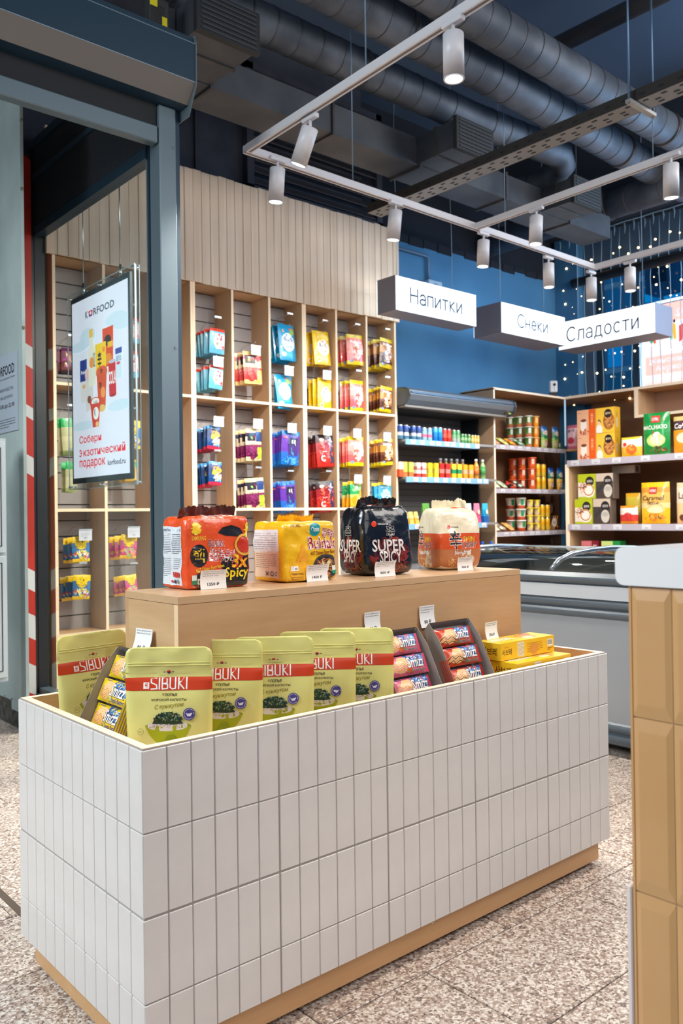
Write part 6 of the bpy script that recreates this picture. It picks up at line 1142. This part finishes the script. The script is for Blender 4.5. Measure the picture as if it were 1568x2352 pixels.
pit = [pe(.8, .82, .18, .035, CLD), pe(.95, .79, .2, .04, CLD), pe(.15, .74, .2, .03, CLD), pe(.85, .36, .2, .03, CLD), pe(.2, .29, .24, .025, CLD), pe(.3, .78, .15, .05, CLD),
       pt('K', .26, .885, .31, .925, NV, .03), pt('RFOOD', .41, .885, .78, .925, NV, .03), pq([(.33, .887), (.39, .887), (.40, .920), (.32, .920)], (210, 40, 60)), pq([(.335, .887), (.385, .887), (.39, .896), (.33, .896)], (50, 60, 160)), pe(.36, .906, .017, .009, (222, 224, 240)),
       pq([(.15, .66), (.28, .66), (.28, .54), (.15, .54)], (40, 60, 140)), pq([(.15, .54), (.28, .54), (.27, .42), (.16, .42)], (226, 222, 224)), pq([(.25, .60), (.40, .62), (.40, .38), (.26, .36)], (220, 214, 216)), pe(.31, .57, .07, .035, (230, 190, 190)), pe(.22, .51, .03, .012, (226, 180, 120)), pe(.32, .43, .035, .022, (130, 80, 60)), pt('Peko', .17, .58, .27, .60, WT, .02),
       pq([(.33, .78), (.40, .78), (.41, .73), (.45, .70), (.45, .50), (.31, .50), (.31, .70), (.34, .73)], (232, 228, 214)), pq([(.33, .815), (.40, .815), (.40, .77), (.33, .77)], (240, 190, 80)), pe(.37, .63, .04, .03, (240, 150, 60)), pt('YUZA', .395, .60, .435, .68, (50, 60, 60), .02),
       pq([(.57, .79), (.76, .79), (.75, .58), (.58, .58)], (220, 70, 30)), pe(.66, .72, .06, .03, (40, 30, 40)), pq([(.66, .71), (.75, .71), (.75, .68), (.66, .68)], (240, 180, 40)), pe(.67, .62, .06, .03, (230, 140, 50)),
       pq([(.44, .72), (.63, .72), (.63, .55), (.45, .55)], (244, 200, 30)), pt('辛', .48, .58, .55, .68, (30, 30, 30), .05), pe(.59, .68, .025, .015, (240, 130, 40)),
       pe(.55, .56, .10, .035, (70, 70, 70)), pe(.55, .565, .098, .030, (220, 90, 50)), pt('辛', .52, .55, .57, .58, (50, 40, 40), .04), pq([(.46, .55), (.64, .55), (.61, .36), (.49, .36)], (214, 80, 40)), pe(.55, .365, .06, .02, (226, 190, 110)), pt('辛', .50, .47, .55, .51, (40, 30, 30), .04), pe(.57, .45, .04, .03, (240, 150, 80)),
       pe(.43, .405, .10, .03, (216, 60, 50)), pe(.43, .41, .07, .02, WT), pt('K noodle', .39, .40, .47, .42, (60, 90, 100), .01), pq([(.34, .40), (.52, .40), (.49, .27), (.38, .27)], (216, 64, 50)), pe(.44, .345, .05, .035, WT), pt('K', .41, .33, .44, .37, (50, 50, 50), .02), pe(.46, .285, .03, .015, (240, 190, 120)),
       pq([(.67, .60), (.79, .60), (.80, .42), (.68, .42)], (206, 40, 50)), pe(.735, .60, .06, .01, (190, 190, 200)), pt('COLA', .672, .48, .795, .55, WT, .03), pe(.74, .42, .055, .008, (170, 30, 40)), pq([(.79, .66), (.90, .66), (.90, .50), (.80, .50)], (210, 226, 240)), pq([(.79, .66), (.90, .66), (.90, .63), (.79, .63)], (40, 70, 160)), pe(.84, .58, .03, .008, (220, 60, 80)), pt('밀키스', .805, .59, .89, .62, (60, 90, 170), .02),
       pt('Собери', .12, .182, .53, .235, PKD, .025), pt('кзотический', .197, .118, .94, .165, PKD, .025), [PP([U(*p) for p in q[1]], PKD) for q in stroke([(.122, .150), (.135, .155), (.152, .153), (.164, .138), (.152, .123), (.135, .120), (.122, .125)], .0085, PKD)+stroke([(.138, .138), (.164, .138)], .007, PKD)], pt('подарок', .12, .045, .60, .098, PKD, .025), pt('korfood.ru', .64, .052, .94, .082, NV, .02)]
def em(c): return mat(c, .5, emit=1.0, name='lit_print')
pit = [k for i in pit for k in (i if isinstance(i, list) else [i])]
pit = [(*i[:-1], em(i[-1])) if i[0] == 'P' else (i[:6]+(em(i[6]),)+i[7:]) for i in pit]
obj('screen_print', art(pit, lambda x, y, l: (.0018-l, -x, y), eps=.0004), po_)
for y, z in ((-.012, .012), (-PWd+.012, .012), (-.012, PHt-.012), (-PWd+.012, PHt-.012), (-PWd*.5, PHt-.015), (-PWd*.5, .015)): obj('standoff', MB().tube([(-.012, y, z), (.03, y, z)], .006, CHROME, 10), po_)
for y in (-PWd*.23, -PWd*.78): obj('hanging_wire', MB().tube([(.01, y, PHt), (.01, y, 3.0-BRp.z)], .0022, CHROME, 6).tube([(.01, y, PHt-.03), (.01, y, PHt+.04)], .007, CHROME, 10), po_)

# ================================================================ BEYOND THE WINDOW: LED advert, garlands, neighbouring block
ad_ = thing('led_advert', 'bright women-clothing LED advert panel in the shop window at right', 'advert', (7.75, 4.335, 2.2)); aw, ah = 1.3, .86
obj('panel', MB().box(.0, -aw, 0, .02, 0, ah, mat((236, 226, 232), .5, emit=.85)), ad_); obj('light_edge', MB().box(-.01, -.0, 0, .0, .03, ah, mat((190, 226, 250), .4, emit=1)).box(-.01, -aw, ah+.01, .0, -.14, ah+.035, mat((210, 240, 255), .4, emit=1.2)), ad_)
PK = (236, 184, 176)
ait = [RR(.0, .68, aw, ah, PK), RR(.03, 0, aw, .12, (240, 206, 204)), RR(.03, .18, .44, .36, PK), TX('Женская одежда', .06, .28, .78, .34, (206, 214, 226), .03), TX('Аксессуары', .13, .20, .66, .265, (206, 214, 226), .03), EE(.06, .03, .06, .05, WT), TX('SALE', .34, .72, .56, .79, (200, 206, 220), .03, .3),
       RR(.08, .50, .12, .56, (40, 160, 110)), PP([(.11, .55), (.14, .55), (.14, .49), (.12, .49)], (214, 80, 60)), EE(.17, .53, .02, .008, (120, 40, 50)), PP([(.20, .57), (.28, .57), (.27, .54), (.23, .54)], (120, 206, 190)), PP([(.32, .66), (.345, .64), (.35, .50), (.325, .50), (.315, .58)], (226, 170, 50)), EE(.333, .675, .012, .018, (50, 40, 40)), RR(.29, .50, .315, .54, (60, 206, 160)), PP([(.38, .62), (.43, .64), (.43, .50), (.38, .46)], (206, 70, 70)), PP([(.325, .50), (.335, .50), (.33, .42)], (230, 190, 180)), PP([(.12, .49), (.13, .49), (.15, .43)], (220, 180, 150)), PP([(.22, .54), (.23, .54), (.19, .44)], (220, 190, 180))]
ait = [(*i[:-1], em(i[-1])) if i[0] == 'P' else (i[:6]+(em(i[6]),)+i[7:]) for i in ait]
obj('advert_print', art(ait, lambda x, y, l: (-l, -x, y), eps=.002), ad_)
BULB = mat((255, 214, 150), .4, emit=9, name='fairy_bulb'); WIRE = mat((150, 186, 214), .5); rs = random.Random(21)
for k in range(17):
    y = 5.12-.105*k; t = thing('fairy_light_string', f'vertical fairy light string, {(["outermost left"]+ORD[1:]+["ninth", "tenth", "eleventh", "twelfth", "thirteenth", "fourteenth", "fifteenth", "sixteenth", "seventeenth"])[k]} from the shop corner', 'string light', (7.62, y, 0)); x0 = rs.uniform(-.02, .02)
    pts = [(x0, .008*math.sin(j*1.7+k), 3.88-j*.19) for j in range(10)]; obj('wire', MB().tube(pts, .0035, WIRE, 5), t); bm1 = MB()
    for j in range(8):
        z = 3.72-j*.20-rs.uniform(0, .16); r_ = rs.choice((.005, .007, .010)); dy = rs.uniform(-.04, .04); bm1.lathe([(r_*.3, -r_), (r_, -r_*.3), (r_, r_*.3), (r_*.3, r_)], BULB, 6, (x0-.01, dy, z))
    obj('bulb', bm1, t, kind='stuff'); obj('icicle_clip', MB().tube([(x0-.04, .04, 3.90), (x0-.04, .03, 3.86), (x0-.04, .035, 3.80)], [.012, .007, .002], mat((130, 160, 180), .4), 6), t)
tag(obj('garland_cable', MB().tube([(7.58, 5.15-.15*k, 3.91+.006*(k % 2)) for k in range(16)], .006, WIRE, 6)), 'pale cable of the icicle lights along the beam over the window', 'cable')
ob = thing('office_building', 'blue glass office block seen through the shop window', 'building', (28, 16.5, 0)); BW = mat((60, 110, 144), .7, emit=.25); rs = random.Random(3)  # facade emission stands in for dusk sky reflected in the glass
obj('wall', MB().box(.12, -9, 0, .6, 4, 14, BW), ob)
for f_ in range(11):
    obj('floor_band', MB().box(0, -9, f_*1.05+1.0, .14, 4, f_*1.05+1.16, mat((90, 140, 170), .6, emit=.3)), ob)
    for c_ in range(16):
        wf = obj('window', MB().box(.05, 3.6-c_*.75-.56, f_*1.05+1.22, .13, 3.6-c_*.75, f_*1.05+2.0, mat(rs.choice([(0, 110, 170), (0, 96, 150), (10, 70, 110), (20, 130, 190), (8, 60, 90)]), .15, .2, emit=1.0)), ob)
        if c_ % 3 == 0: obj('pane', MB().box(.03, 3.6-c_*.75-.25, f_*1.05+1.24, .05, 3.6-c_*.75-.03, f_*1.05+1.98, mat((0, 140, 200), .1, .2, emit=.8)), wf)
bk = thing('bay_block', 'protruding box bay on the office block outside', 'building part', (27.0, 15.0, 8.6)); obj('wall', MB().bev(0, -1.0, 0, .8, 0, 1.3, mat((80, 120, 146), .6), .02), bk); obj('window', MB().box(-.02, -.8, .3, 0, -.2, 1.1, mat((14, 50, 70), .2)), bk)
